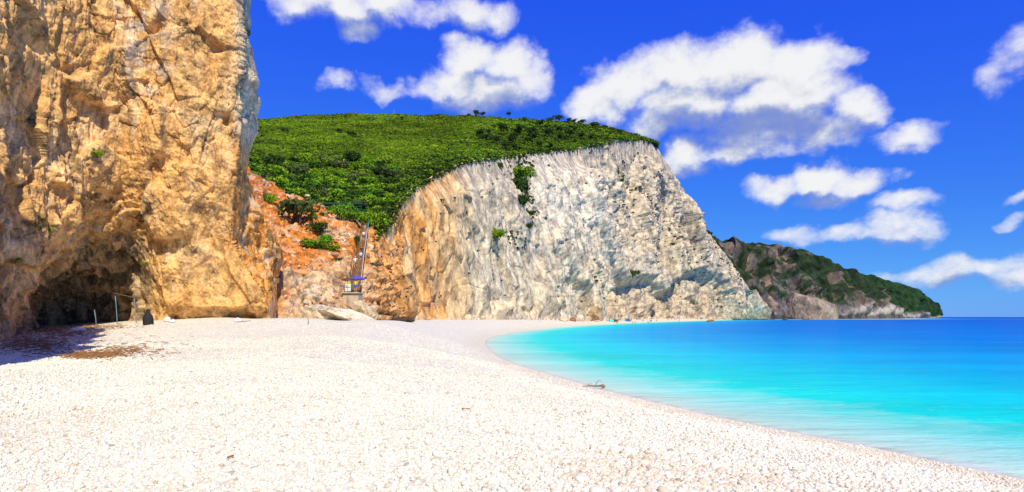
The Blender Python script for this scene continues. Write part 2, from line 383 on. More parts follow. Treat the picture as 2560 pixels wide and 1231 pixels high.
def build_beach():
    az = np.concatenate([np.linspace(-180, -62, 40, endpoint=False), np.linspace(-62, 48, 620, endpoint=False), np.linspace(48, 180, 40, endpoint=False)]) * math.pi / 180
    r = np.concatenate([[.05, .6, 1.5, 2.8], np.exp(np.linspace(math.log(4.2), math.log(760), 420))])
    A, R = np.meshgrid(az, r, indexing='ij')
    X, Y = np.sin(A) * R, np.cos(A) * R
    Q = np.stack([X.ravel(), Y.ravel()], -1)
    d = shore_d(Q); z = ground_z(Q, d)
    p3 = np.stack([Q[:, 0], Q[:, 1], 0 * z], -1)
    z = z + .012 * fbm(p3 * 3.5, 3, .6, 3) * SS(.2, 1.5, d)
    G = np.stack([X, Y, z.reshape(X.shape)], -1)
    c = np.tile(np.array([.80, .745, .61]), (len(Q), 1))
    n1 = fbm(p3 * .12, 4, .55, 21); n2 = fbm(p3 * np.array([.5, .9, 1]), 4, .6, 31)
    c = mixc(c, (.74, .62, .50), SS(.05, .45, n1 + .35 * n2) * .55)
    far = SS(70, 200, Q[:, 1])
    c = mixc(c, (.80, .71, .55), far * .6)
    wet = SS(1.1 + .05 * np.hypot(Q[:, 0], Q[:, 1]).clip(0, 90), .2, d + .5 * n2)
    c = mixc(c, (.73, .65, .47), wet * .55)
    brown = np.exp(-((d - 1.6 - .5 * n1) / .35) ** 2) * SS(-.1, .3, n2) * SS(40, 15, Q[:, 1])     # tide line of tan grit
    c = mixc(c, (.55, .38, .22), brown * .55)
    c = mixc(c, (.74, .76, .64), SS(.1, -2, d))
    me = grid_mesh('beach', G, {'tint': c.reshape(*X.shape, 3), 'shore': d.reshape(X.shape)}, flip=True, wrap=True)
    m, t, b = mat_new('pebble_ground')
    at = t.new('ShaderNodeAttribute'); at.attribute_name = 'tint'
    ge = t.new('ShaderNodeNewGeometry'); pos = ge.outputs['Position']
    v1 = t.voro(pos, 13.0); v1e = t.voro(pos, 13.0, 'DISTANCE_TO_EDGE'); vc = t.voro(pos, 13.0, 'F1', 1.0, 1)
    v2 = t.voro(pos, 3.0, 'F1', 1.0, 1)
    lum = t.sep(vc)[0]; lum2 = t.sep(v2)[0]
    f = t.math('MULTIPLY', t.remap(lum, 0, 1, .82, 1.08, False), t.remap(lum2, 0, 1, .90, 1.05, False))
    cc = t.mix(1.0, at.outputs['Color'], t.comb(f, f, f), 'MULTIPLY')
    sp = t.noise(pos, 2.2, 6, .7); spk = t.math('MULTIPLY', t.remap(sp, .60, .70), .42)
    cc = t.mix(spk, cc, (.50, .34, .22))
    joint = t.remap(v1e, 0.0, .16, .84, 1.0)
    cc = t.mix(1.0, cc, t.comb(joint, t.math('MULTIPLY_ADD', joint, 1.04, -.04), t.math('MULTIPLY_ADD', joint, 1.12, -.12)), 'MULTIPLY')
    t.put(b.inputs['Base Color'], cc); b.inputs['Roughness'].default_value = .95; b.inputs['Specular IOR Level'].default_value = .02
    bp = t.new('ShaderNodeBump'); bp.inputs['Strength'].default_value = .22; bp.inputs['Distance'].default_value = .04
    t.put(bp.inputs['Height'], t.math('SUBTRACT', 1.0, v1)); t.put(b.inputs['Normal'], bp.outputs[0])
    o = link('beach', me, m)
    return tag(o, 'white pebble beach curving along the turquoise water', 'beach', kind='structure')
beach = build_beach()

# ------------------------------------------------------------------ sea
def build_sea():
    az = np.concatenate([np.linspace(-180, -8, 30, endpoint=False), np.linspace(-8, 46, 520, endpoint=False), np.linspace(46, 180, 40, endpoint=False)]) * math.pi / 180
    r = np.concatenate([[3.0, 5.0, 7.0], np.exp(np.linspace(math.log(9.0), math.log(30000), 380))])
    A, R = np.meshgrid(az, r, indexing='ij')
    X, Y = np.sin(A) * R, np.cos(A) * R
    Q = np.stack([X.ravel(), Y.ravel()], -1)
    d = -shore_d(Q)
    p3 = np.stack([Q[:, 0] * .55 + Q[:, 1] * .3, Q[:, 1], 0 * d], -1)
    amp = np.clip(d / 8, 0, 1) * np.clip(1 - R.ravel() / 90, 0, 1)
    z = amp * (.035 * fbm(p3 * .9, 3, .55, 2) + .05 * perlin(p3 * .22, 7))
    G = np.stack([X, Y, z.reshape(X.shape)], -1)
    dn = d + np.clip(d, 0, 6) * .55 * fbm(np.stack([Q[:, 0], Q[:, 1] * 1.2, 0 * d], -1) * .35, 5, .62, 4)
    me = grid_mesh('sea', G, {'off': dn.reshape(X.shape)}, flip=True)
    m, t, b = mat_new('sea_water')
    at = t.new('ShaderNodeAttribute'); at.attribute_name = 'off'
    ge = t.new('ShaderNodeNewGeometry'); pos = ge.outputs['Position']
    n0 = t.noise(t.mapping(pos, scale=(.9, 1.1, 1)), .8, 6, .62)
    dd = t.math('MULTIPLY_ADD', t.math('SUBTRACT', n0, .5), t.math('MINIMUM', t.math('MULTIPLY', t.math('MAXIMUM', at.outputs['Fac'], 0.0), 1.1), 5.0), at.outputs['Fac'])
    u = t.math('DIVIDE', t.math('LOGARITHM', t.math('ADD', t.math('MAXIMUM', dd, 0.0), 1.0), 10.0), 4.0)   # 0 at shore, .25 at 9 m, .5 at 99 m, .75 at 1 km
    L = lambda d_: math.log10(d_ + 1) / 4
    col = t.ramp(u, [(0, (.64, .65, .49)), (L(.6), (.50, .70, .56)), (L(2.4), (.32, .72, .61)), (L(5.0), (.11, .72, .60)), (L(6.5), (.003, .70, .59)), (L(13), (.001, .60, .66)), (L(26), (.001, .38, .65)), (L(60), (.0, .20, .58)), (L(150), (.0, .125, .51)), (L(700), (.0, .08, .43)), (L(2500), (.0, .045, .34))])
    n3 = t.noise(t.mapping(pos, scale=(.25, 1, 1)), .12, 5, .6)
    n4 = t.noise(t.mapping(pos, scale=(.22, 1, 1), rot=(0, 0, -.12)), 1.1, 5, .65)
    f = t.math('MULTIPLY', t.remap(n3, .3, .7, .88, 1.10), t.remap(n4, .3, .7, .94, 1.05))
    col = t.mix(1.0, col, t.comb(f, f, f), 'MULTIPLY')
    # sparse foam flecks near the shore
    fo = t.noise(t.mapping(pos, scale=(.7, 1.6, 1)), 1.6, 7, .72)
    foam = t.math('MULTIPLY', t.remap(fo, .60, .68), t.math('MULTIPLY', t.remap(dd, 13.0, 4.0), t.remap(dd, .3, 1.2)))
    edge = t.math('MULTIPLY', t.remap(dd, .55, .05), t.remap(fo, .42, .55))
    foam = t.math('MAXIMUM', t.math('MULTIPLY', foam, .42), t.math('MULTIPLY', edge, .7), clamp=True)
    col = t.mix(foam, col, (.82, .88, .84))
    w1 = t.noise(t.mapping(pos, scale=(.45, 1.2, 1), rot=(0, 0, -.3)), 1.5, 5, .6)
    w2 = t.noise(t.mapping(pos, scale=(.4, 1.2, 1), rot=(0, 0, .25)), .16, 4, .6)
    bp = t.new('ShaderNodeBump'); bp.inputs['Strength'].default_value = .45; bp.inputs['Distance'].default_value = .3
    t.put(bp.inputs['Height'], t.math('MULTIPLY_ADD', w2, 3.0, w1))
    df = t.new('ShaderNodeBsdfDiffuse'); t.put(df.inputs[0], col); t.put(df.inputs['Normal'], bp.outputs[0])
    gl = t.new('ShaderNodeBsdfGlossy'); gl.inputs['Roughness'].default_value = .12; t.put(gl.inputs['Normal'], bp.outputs[0])
    fr = t.new('ShaderNodeFresnel'); fr.inputs[0].default_value = 1.33; t.put(fr.inputs['Normal'], bp.outputs[0])
    wb = t.new('ShaderNodeMixShader'); t.put(wb.inputs[0], t.math('MINIMUM', t.math('MULTIPLY', fr.outputs[0], .35), .13))   # wave slopes hide most of the grazing mirror
    t.l.new(df.outputs[0], wb.inputs[1]); t.l.new(gl.outputs[0], wb.inputs[2])
    tr = t.new('ShaderNodeBsdfTransparent'); tr.inputs[0].default_value = (.95, .99, .98, 1)
    mx = t.new('ShaderNodeMixShader'); t.put(mx.inputs[0], t.math('MAXIMUM', t.remap(dd, 0.0, .5, .72, 1.0), foam))
    t.l.new(tr.outputs[0], mx.inputs[1]); t.l.new(wb.outputs[0], mx.inputs[2]); t.l.new(mx.outputs[0], t.n['Material Output'].inputs[0])
    t.n.remove(b)
    o = link('sea', me, m)
    return tag(o, 'clear turquoise sea deepening to blue at the horizon', 'sea', kind='structure')
sea = build_sea()

# ------------------------------------------------------------------ near cliff with the cave
RS = np.array([(-900, 560), (-300, 590), (0, 620), (40, 603), (60, 611), (100, 627), (150, 632), (200, 637), (240, 633), (290, 622), (330, 612), (380, 606), (410, 609), (440, 621), (470, 632), (500, 648), (540, 678), (580, 699), (620, 698), (650, 692), (690, 690), (730, 692), (760, 690), (800, 684), (900, 680)], float)
ES = np.array([(-900, 590), (0, 600), (330, 600), (380, 594), (450, 590), (520, 582), (600, 578), (650, 600), (700, 632), (740, 658), (800, 676), (900, 676)], float)
def build_cliff_left():
    z_vis = np.concatenate([np.linspace(-1.0, 33.5, 560), np.linspace(33.8, 50, 36)])
    pxs = np.concatenate([np.linspace(-60, 690, 640)])
    YB = lambda px: np.interp(px, [-60, 0, 150, 300, 400, 550, 690], [46.5, 48, 54, 57.5, 58, 59, 60])
    nz = len(z_vis)
    # visible part: columns run from -60 to the right outline at each height
    Z = np.tile(z_vis, (len(pxs), 1)); tt = np.linspace(0, 1, len(pxs))[:, None]
    py0 = CY - F * (Z - H) / 59.0
    Rr = np.interp(py0, RS[:, 0], RS[:, 1])
    px = lerp(-60., Rr, tt ** 1.0)
    Y = YB(px)
    py = CY - F * (Z - H) / Y
    E = np.interp(py, ES[:, 0], ES[:, 1])
    lean = -3.2 * SS(780, 350, py) - 1.5 * SS(350, 0, py)
    lean = lean * (1 - .45 * SS(450, 620, px))
    lean = lean + 2.5 * SS(180, -200, py)
    Ledge = np.interp(py, [480, 560, 600, 650, 735, 770, 850, 950], [215, 178, 160, 128, 58, 33, 26, 26])
    butt = -2.6 * S((Ledge - px) / 60 + .5) * SS(420, 640, py)
    cave = 7.5 * S((px - Ledge) / 60) * S((405 - px) / 200) * SS(590, 775, py)
    cave = cave + 3.0 * S((px - Ledge) / 60) * S((430 - px) / 120) * SS(520, 640, py)
    flank = 9.0 * np.clip((px - E) / 95, 0, 1.4) ** .9 * (px > E)
    undercut = 1.6 * SS(765, 795, py) * SS(395, 440, px) * SS(690, 640, px)
    Yn = Y + lean + butt + cave + flank + undercut
    X = (px - CX) / F * Yn
    # rounding at the outline
    rnd = np.clip((px - (Rr - 18)) / 18, 0, 1)
    Yn = Yn + 2.2 * rnd ** 3
    X = (px - CX) / F * Yn
    G = np.stack([X, Yn, Z], -1)
    # behind the outline the rock runs back
    tail = []
    for j, (dy, dx) in enumerate([(1.5, -.3), (4, -1.5), (9, -4), (18, -9), (34, -18)]):
        g = G[-1].copy(); g[:, 1] += dy; g[:, 0] = g[:, 0] + dx; tail.append(g)
    # left of frame, an unseen run of cliff added and shaped to shade the beach
    head = []
    for k, (x, y, over) in enumerate([(-60, -45, 0), (-42, -20, 1), (-24, -6, 5), (-18.5, -1, 6), (-18, 3, 6), (-23, 11, 6), (-28.5, 20, 6), (-34.0, 29, 5.5), (-42, 37, 1.5), (-44, 42, 0.3)]):
        hf = [.45, .45, .48, .5, .52, .55, .56, .58, .56, .56][k]
        g = np.zeros((nz, 3)); zz = z_vis
        zz = np.where(zz > 0, zz * hf, zz); g[:, 0] = x + over * SS(4, 20, zz); g[:, 1] = y; g[:, 2] = zz; head.append(g)
    hs = np.stack(head); kk = np.linspace(0, len(head) - 1, 90); i0 = np.minimum(kk.astype(int), len(head) - 2); fr = S(kk - i0)[:, None, None]
    hs = hs[i0] * (1 - (kk - i0)[:, None, None]) + hs[i0 + 1] * (kk - i0)[:, None, None]
    nh = len(hs)
    G = np.concatenate([hs, G, np.stack(tail)], 0)
    pxg, pyg = to_px(np.stack([G[..., 0], np.maximum(G[..., 1], 5), G[..., 2]], -1))
    pxv = np.concatenate([np.full((nh, nz), -80.), px, np.tile(px[-1], (len(tail), 1))], 0)
    pyv = np.concatenate([np.tile(py[0], (nh, 1)), py, np.tile(py[-1], (len(tail), 1))], 0)
    Ev = np.interp(pyv, ES[:, 0], ES[:, 1])
    N = normals(G); N = np.where((N[..., 1:2] > 0) & (G[..., 1:2] > 30), -N, N)
    # smooth normals so that displacement is not self-crossing
    p = G.reshape(-1, 3)
    q = p + .45 * np.stack([perlin(p * .35, 71), perlin(p * .35, 72), perlin(p * .35, 73)], -1)
    st = np.array([1, 1, .55])
    big = fbm(q * .11 * st, 3, .5, 1)
    mid = fbm(q * .42 * np.array([1, 1, .7]), 4, .55, 11)
    rid = fbm(q * .30 * np.array([1, 1, .5]), 5, .55, 21, True)
    w1 = worley(q * .34 * np.array([1, 1, .8]), 5); w2 = worley(q * 1.05 * np.array([1.1, 1.1, .8]), 6); w3 = worley(q * np.array([1.6, 1.6, .35]) * .8, 8)
    fin = fbm(q * np.array([2.2, 2.2, 1.6]), 5, .68, 41); pit = fbm(q * np.array([1.3, 1.3, .8]), 4, .6, 43)
    crack1 = S((w1[1] - w1[0]) / .10); crack2 = S((w2[1] - w2[0]) / .14)
    leftz = SS(330, 120, pxv.ravel())
    flut = fbm(q * np.array([.9, .9, .10]), 3, .5, 61, True)
    mod = S(.5 + 1.4 * fbm(q * .13, 2, .5, 55))                       # blocky in places, plain in others
    disp = 1.7 * big + .80 * mid + .28 * (rid - .35) - .5 * SS(.18, .5, pit) + (.40 * (w1[2] - .5) * crack1 - .16 * (1 - crack1)) * mod + (.16 * (w2[2] - .5) * crack2 - .05 * (1 - crack2)) * mod + .24 * fin + .30 * (flut - .4) * (.35 + leftz)
    fc1 = facet(q * .26 * np.array([1, 1, .8]), 15); fc2 = facet(q * .75 * np.array([1, 1, .8]), 16); fc3 = facet(q * 1.9 * np.array([1, 1, .8]), 17)
    disp = disp * .60 + .95 * fc1[0] + .20 * fc2[0] * (.4 + mod) + .07 * fc3[0] + .35 * (flut - .35) - .22 * S(1 - fc1[1] / .05) * mod - .12 * S(1 - fc2[1] / .06) * mod
    strata = fbm(np.stack([q[:, 0] * .1, q[:, 1] * .1, q[:, 2] * 1.1 + q[:, 0] * .25], -1), 3, .55, 91, True)
    disp = disp + .10 * (strata - .3)
    keep = 1 - .55 * SS(25, 0, (np.interp(pyv, RS[:, 0], RS[:, 1]) - pxv).ravel())
    disp = disp * keep
    smooth_low = SS(420, 520, pxv.ravel()) * SS(560, 640, pyv.ravel())       # the smooth sea-worn wall right of the cave
    disp = disp * (1 - .45 * smooth_low)
    Gd = (p + N.reshape(-1, 3) * disp[:, None])
    # ---- colours
    a = pxv.ravel(); b_ = pyv.ravel(); e = Ev.ravel()
    c = np.tile(np.array([.76, .415, .145]), (len(p), 1))
    n1 = fbm(q * .16, 4, .55, 101); n2 = fbm(q * .6, 4, .6, 102); n3 = fbm(q * np.array([.55, .55, .12]), 4, .6, 103); n4 = fbm(q * 1.6, 3, .6, 104)
    c = mixc(c, (.79, .56, .31), SS(-.05, .38, n1) * .6)
    n5 = fbm(q * np.array([.9, .9, .07]), 4, .6, 105)
    c = mixc(c, (.82, .62, .39), SS(.05, .35, n5) * .5); c = mixc(c, (.42, .26, .13), SS(.12, .4, -n5) * .45)
    c = mixc(c, (.60, .34, .13), SS(.05, .4, -n1 + .3 * n2) * .6)
    c = mixc(c, (.62, .48, .32), SS(.1, .42, n3) * .5 * (1 - .5 * smooth_low))
    c = mixc(c, (.60, .60, .55), np.exp(-(((a - 365 - (b_ - 150) * .12) / 55) ** 2)) * SS(330, 200, b_) * SS(-.15, .25, n2) * .7)
    c = mixc(c, (.70, .58, .42), SS(560, 620, a) * SS(420, 300, b_) * .7)
    c = mixc(c, (.16, .095, .05), SS(.22, .42, n2 - .28 * n3 - .08) * .45)
    c = mixc(c, (.22, .13, .065), SS(.18, .44, pit) * .45)
    c = mixc(c, (.13, .10, .075), SS(.28, .46, -n2 + .45 * n1 + .1) * SS(.0, .3, n4 + .1) * .75)
    # dark streaks read off the photograph
    for (x0, y0, x1, y1, wd, s_) in [(440, 95, 482, 122, 10, .8), (300, 190, 335, 265, 14, .8), (345, 560, 400, 510, 12, .9), (360, 600, 345, 700, 10, .7), (200, 500, 300, 520, 9, .75), (190, 330, 180, 470, 13, .55), (215, 110, 275, 150, 12, .5), (505, 395, 515, 370, 5, .8), (525, 270, 548, 240, 6, .6), (480, 330, 545, 250, 4, .5), (60, 330, 120, 345, 8, .5), (60, 570, 120, 585, 9, .6), (675, 700, 665, 800, 10, .85), (230, 40, 250, 120, 10, .6), (640, 640, 668, 690, 7, .6), (300, 600, 390, 640, 6, .6), (130, 260, 100, 330, 6, .4)]:
        vx, vy = x1 - x0, y1 - y0; tq = np.clip(((a - x0) * vx + (b_ - y0) * vy) / (vx * vx + vy * vy), 0, 1)
        dq = np.hypot(a - x0 - tq * vx, b_ - y0 - tq * vy) / wd
        c = mixc(c, (.055, .042, .032), S(.9 - dq * .9 + 2.6 * n4 + 1.2 * n2) * s_)
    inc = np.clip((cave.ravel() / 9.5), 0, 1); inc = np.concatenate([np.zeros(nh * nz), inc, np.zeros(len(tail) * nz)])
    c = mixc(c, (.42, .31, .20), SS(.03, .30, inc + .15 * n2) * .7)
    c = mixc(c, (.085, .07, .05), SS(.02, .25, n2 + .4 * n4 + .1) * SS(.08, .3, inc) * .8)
    fl = SS(-14, 16, a - e + 8 * n2) * SS(365, 430, b_)
    c = mixc(c, (.78, .34, .08), fl * .95)
    c = mixc(c, (.62, .22, .05), fl * SS(0, .4, n2) * .8)
    c = mixc(c, (.72, .58, .40), fl * SS(.05, .35, -n2 + .4 * n4) * .75)
    c = mixc(c, (.40, .22, .14), fl * SS(.15, .4, n3) * .6)
    c = mixc(c, (.68, .27, .07), SS(26, 0, np.abs(a - 596 + (b_ - 420) * .02)) * SS(330, 400, b_) * SS(640, 560, b_) * SS(-.2, .2, n2) * .8)
    c = mixc(c, (.40, .30, .20), SS(770, 800, b_) * SS(400, 430, a) * .5)
    c = mixc(c, (.13, .16, .04), SS(.30, .42, n4 + .35 * n2) * SS(200, 60, a) * SS(500, 540, b_) * SS(660, 600, b_) * .9)
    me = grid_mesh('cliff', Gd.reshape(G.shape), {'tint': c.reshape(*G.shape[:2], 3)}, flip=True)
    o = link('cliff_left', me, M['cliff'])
    KEEP['left'] = (Gd.reshape(G.shape), pxv, pyv)
    return tag(o, 'tall tan overhanging limestone cliff with a dark cave at its foot', 'cliff', kind='structure')
cliff_left = build_cliff_left()

# ------------------------------------------------------------------ main white cliff
MB = np.array([(925, 812, 92), (945, 806, 96), (1000, 802, 112), (1100, 801, 140), (1200, 800.5, 165), (1320, 801, 200), (1430, 802.5, 236), (1500, 803.5, 272), (1560, 801, 320), (1650, 798.5, 425), (1740, 798, 520), (1830, 799, 600), (1880, 800.5, 640), (1918, 800.0, 660)], float)
MT = np.array([(938, 590, 109), (960, 572, 113), (982, 540, 119), (1000, 500, 126), (1040, 462, 140), (1100, 430, 160), (1160, 406, 182), (1240, 396, 212), (1340, 386, 262), (1440, 374, 322), (1500, 360, 362), (1560, 351, 405), (1640, 354, 470), (1662, 372, 500)], float)
def build_cliff_main():
    nu, nv = 680, 330
    def curve(C, n, key):
        s = np.concatenate([[0], np.cumsum(np.hypot(np.diff(C[:, 0]), np.diff(C[:, 1]) * .6))]); s /= s[-1]
        k = np.linspace(0, 1, n); return np.stack([np.interp(k, s, C[:, i]) for i in range(3)], -1)
    B = curve(MB, nu, 0); T = curve(MT, nu, 0)
    # right outline runs down a curve rather than a straight line
    v = np.linspace(0, 1, nv)[None, :]; u = np.linspace(0, 1, nu)[:, None]
    px = lerp(B[:, :1], T[:, :1], v); py = lerp(B[:, 1:2], T[:, 1:2], v)
    out_v = np.array([0, .08, .2, .3, .42, .5, .58, .7, .82, .92, 1.0]); out_px = np.array([1918, 1900, 1868, 1836, 1800, 1772, 1750, 1722, 1692, 1664, 1645.])
    dpx = np.interp(v, out_v, out_px) - lerp(1918., 1662., v)
    px = px + dpx * SS(.55, 1.0, u)
    tq = np.stack([T[:, 0] * .045, 0 * T[:, 0], 0 * T[:, 0]], -1)
    py = py + (-1.0 * np.abs(6 * perlin(tq, 231) + 6 * perlin(tq * 3.1, 232)) * SS(0, .06, u[:, 0]) * SS(1, .96, u[:, 0]))[:, None] * SS(.8, 1, v)
    Yl = lerp(B[:, 2:3], T[:, 2:3], v ** 1.25)
    Yl = Yl + 5.5 * np.sin(v * 3.1) * SS(.25, .6, u) * 2.0 * (v - .45)        # convex brow, hollow foot
    G = P(px, py, Yl)
    G[:, 0, 2] -= 4; G[:, 1, 2] -= 1.5
    tail = []
    for dy, dx in [(8, -1.0), (25, -8), (60, -30), (120, -80)]:
        g = G[-1].copy(); g[:, 1] += dy; g[:, 0] += dx; tail.append(g)
    headc = []
    for dy, dx in [(26, -1.0), (14, -1.0), (6, -.8), (2, -.3)]:
        g = G[0].copy(); g[:, 1] += dy; g[:, 0] += dx; headc.append(g)
    G = np.concatenate([np.stack(headc), G, np.stack(tail)], 0)
    top = []
    for dy, dz in [(1.5, -.2), (5, -1.2), (12, -4.0)]:
        g = G[:, -1].copy(); g[:, 1] += dy; g[:, 2] += dz; top.append(g)
    G = np.concatenate([G, np.stack(top, 1)], 1)
    N = normals(G); N = np.where(N[..., 1:2] > 0, -N, N)
    p = G.reshape(-1, 3)
    pxv, pyv = to_px(G); a = pxv.ravel(); b_ = pyv.ravel()
    D = G[..., 1].ravel(); k = np.clip(D / 300, .3, 1.6)           # coarser relief on the higher, farther part
    q = p + 4 * np.stack([perlin(p * .06, 171), perlin(p * .06, 172), perlin(p * .06, 173)], -1)
    big = fbm(q * np.array([.022, .022, .012]), 3, .5, 201)
    rid = fbm(q * np.array([.055, .055, .02]), 4, .55, 202, True)
    rid2 = fbm(q * np.array([.17, .17, .055]), 4, .55, 207, True)
    mid = fbm(q * .12, 5, .6, 203); fin = fbm(q * .5, 4, .6, 204)
    w1 = worley(q * np.array([.085, .085, .06]), 205); w2 = worley(q * np.array([.3, .3, .2]), 206)
    cr1 = S((w1[1] - w1[0]) / .12); cr2 = S((w2[1] - w2[0]) / .15)
    near = SS(1180, 1000, a)
    disp = k * (11 * big + 6.0 * (rid - .35) + 2.2 * mid + .9 * (w1[2] - .5) * cr1 + .2 * (w2[2] - .5) * cr2 - .3 * (1 - cr1) + .30 * fin) + (.25 + .9 * near) * 1.1 * (rid2 - .3)
    fa = facet(q * np.array([.024, .024, .016]), 221); fb = facet(q * np.array([.085, .085, .055]), 222); fc = facet(q * np.array([.22, .22, .16]), 223)
    dip = np.stack([q[:, 0] * .02 + q[:, 2] * .085, q[:, 1] * .02, q[:, 2] * .03 - q[:, 0] * .05], -1)      # beds dipping to the right
    bed = fbm(dip, 5, .6, 224, True); flu = fbm(q * np.array([.11, .11, .013]), 4, .55, 225, True)
    disp = disp * .62 + k * (8.0 * fa[0] + 1.7 * fb[0] + .55 * fc[0] - .5 * S(1 - fb[1] / .05) + 3.0 * (bed - .3) * (.35 + .65 * SS(1200, 1450, a)) + (.25 + .9 * near) * (flu - .3)) + (1.6 - k).clip(0, 1.3) * (.6 * fc[0] + (.2 + .9 * near) * (flu - .3))
    vf = np.concatenate([np.tile(v, (nu + 8, 1)), np.ones((nu + 8, 3))], 1).ravel()
    disp = disp * (1 - .95 * SS(.76, 1.0, vf)) * (.55 + .45 * SS(0.0, .08, vf))
    uf = np.concatenate([np.zeros((4, nv + 3)), np.tile(u, (1, nv + 3)), np.ones((4, nv + 3))], 0).ravel()
    disp = disp * (1 - .72 * SS(.955, 1.0, uf)) * (1 - .85 * SS(.10, 0, uf))
    # two big rounded undercut caves at the foot (photo 1500..1900)
    for (cx, cy, rx, ry, dep) in [(1585, 770, 85, 75, 11), (1740, 765, 95, 90, 13), (1880, 785, 40, 60, 8), (1665, 765, 10, 60, 9)]:
        r2 = ((a - cx) / rx) ** 2 + ((b_ - cy) / ry) ** 2
        disp = disp - dep * S((1.1 - r2) * 2.2) * (b_ < 830)
    # smooth recesses
    smooth_m = np.zeros(len(p))
    Gd = p + N.reshape(-1, 3) * disp[:, None]
    n1 = fbm(q * .03, 4, .55, 301); n2 = fbm(q * .11, 4, .6, 302); n3 = fbm(q * np.array([.12, .12, .025]), 4, .6, 303); n4 = fbm(q * .42, 4, .62, 304)
    c = np.tile(np.array([.64, .485, .285]), (len(p), 1))
    c = mixc(c, (.70, .57, .375), SS(-.1, .3, n1) * .6)
    c = mixc(c, (.38, .31, .22), SS(.02, .30, n3 + .3 * n4) * .7)
    c = mixc(c, (.33, .27, .19), SS(.14, .38, -n2 + .5 * n4) * .45)
    c = mixc(c, (.72, .62, .46), SS(.05, .35, fbm(q * np.array([.16, .16, .012]), 3, .6, 306)) * .30)
    c = mixc(c, (.36, .29, .20), SS(.12, .38, fbm(q * np.array([.2, .2, .016]), 4, .6, 307)) * .28)
    c = mixc(c, (.40, .345, .26), SS(.0, .4, fbm(dip * 1.7, 5, .62, 308)) * SS(1250, 1450, a) * .55); c = mixc(c, (.74, .61, .42), SS(.05, .4, -fbm(dip * 1.3, 4, .6, 309)) * .45)
    white = np.exp(-(((a - 1390 + (b_ - 480) * -.35) / 90) ** 2) - ((b_ - 500) / 120) ** 2)
    c = mixc(c, (.73, .63, .45), S(white * 1.3 + .5 * n2) * .85)
    ora = SS(1175, 1090, a + 40 * n1 - (b_ - 600) * .05) * SS(420, 520, b_ + (a - 1000) * .6)
    c = mixc(c, (.78, .48, .22), ora * .9)
    c = mixc(c, (.78, .33, .075), ora * SS(-.15, .3, n3 + .4 * n2 + SS(1050, 960, a) * .3) * .85)
    c = mixc(c, (.80, .60, .38), ora * SS(.08, .38, -n3) * .45)
    dk = SS(30, 6, np.abs(a - 925 - (b_ - 690) * .12)) * SS(670, 700, b_) * SS(800, 770, b_)
    c = mixc(c, (.20, .09, .05), dk * SS(-.2, .2, n4 + n2) * .85)
    c = mixc(c, (.66, .40, .24), SS(1600, 1680, a) * SS(410, 460, b_) * SS(600, 520, b_) * SS(.1, .35, n2) * .8)
    dark = SS(1400, 1560, a - (b_ - 500) * -.15) * SS(1.0, .2, np.abs((b_ - 520 - (a - 1600) * .9) / 150)) * .6 + SS(40, 20, np.abs(a - 1290 + (b_ - 500) * .1)) * SS(640, 580, b_) * .7
    c = mixc(c, (.23, .20, .15), np.clip(SS(.0, .35, n4 + .5 * n2) * (dark + .10), 0, 1) * .85)
    c = mixc(c, (.12, .13, .05), SS(.24, .38, n4 + .3 * n2 + .10 * dark) * (.35 + .6 * dark) * .9)
    low = SS(600, 660, b_) * SS(1480, 1540, a)
    c = mixc(c, (.40, .36, .29), low * SS(-.2, .25, n2 + .3 * n1) * .75)
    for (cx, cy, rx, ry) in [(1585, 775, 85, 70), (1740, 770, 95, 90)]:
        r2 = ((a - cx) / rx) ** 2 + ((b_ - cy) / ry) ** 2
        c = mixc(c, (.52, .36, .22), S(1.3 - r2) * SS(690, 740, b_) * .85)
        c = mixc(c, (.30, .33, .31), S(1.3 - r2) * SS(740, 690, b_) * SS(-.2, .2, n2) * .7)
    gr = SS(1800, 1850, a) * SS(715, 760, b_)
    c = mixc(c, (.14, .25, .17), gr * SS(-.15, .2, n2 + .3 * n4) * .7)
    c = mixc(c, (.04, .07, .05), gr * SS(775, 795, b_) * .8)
    c = mixc(c, (.60, .34, .17), SS(1740, 1790, a) * SS(600, 640, b_) * SS(760, 700, b_) * SS(.08, .3, n2) * .75)
    c = mixc(c, (.68, .56, .44), SS(1180, 1500, a) * SS(775, 797, b_) * SS(1520, 1480, a) * .7)
    c = mixc(c * .95, (.60, .53, .43), .28 * SS(1120, 1220, a))
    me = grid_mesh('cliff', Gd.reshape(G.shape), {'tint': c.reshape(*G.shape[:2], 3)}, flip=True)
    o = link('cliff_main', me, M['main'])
    KEEP['main'] = (Gd.reshape(G.shape), N, np.clip(dark, 0, 1).reshape(G.shape[:2]), a.reshape(G.shape[:2]), b_.reshape(G.shape[:2]))
    return tag(o, 'high pale white cliff with orange stained left end above the beach', 'cliff', kind='structure')
cliff_main = build_cliff_main()

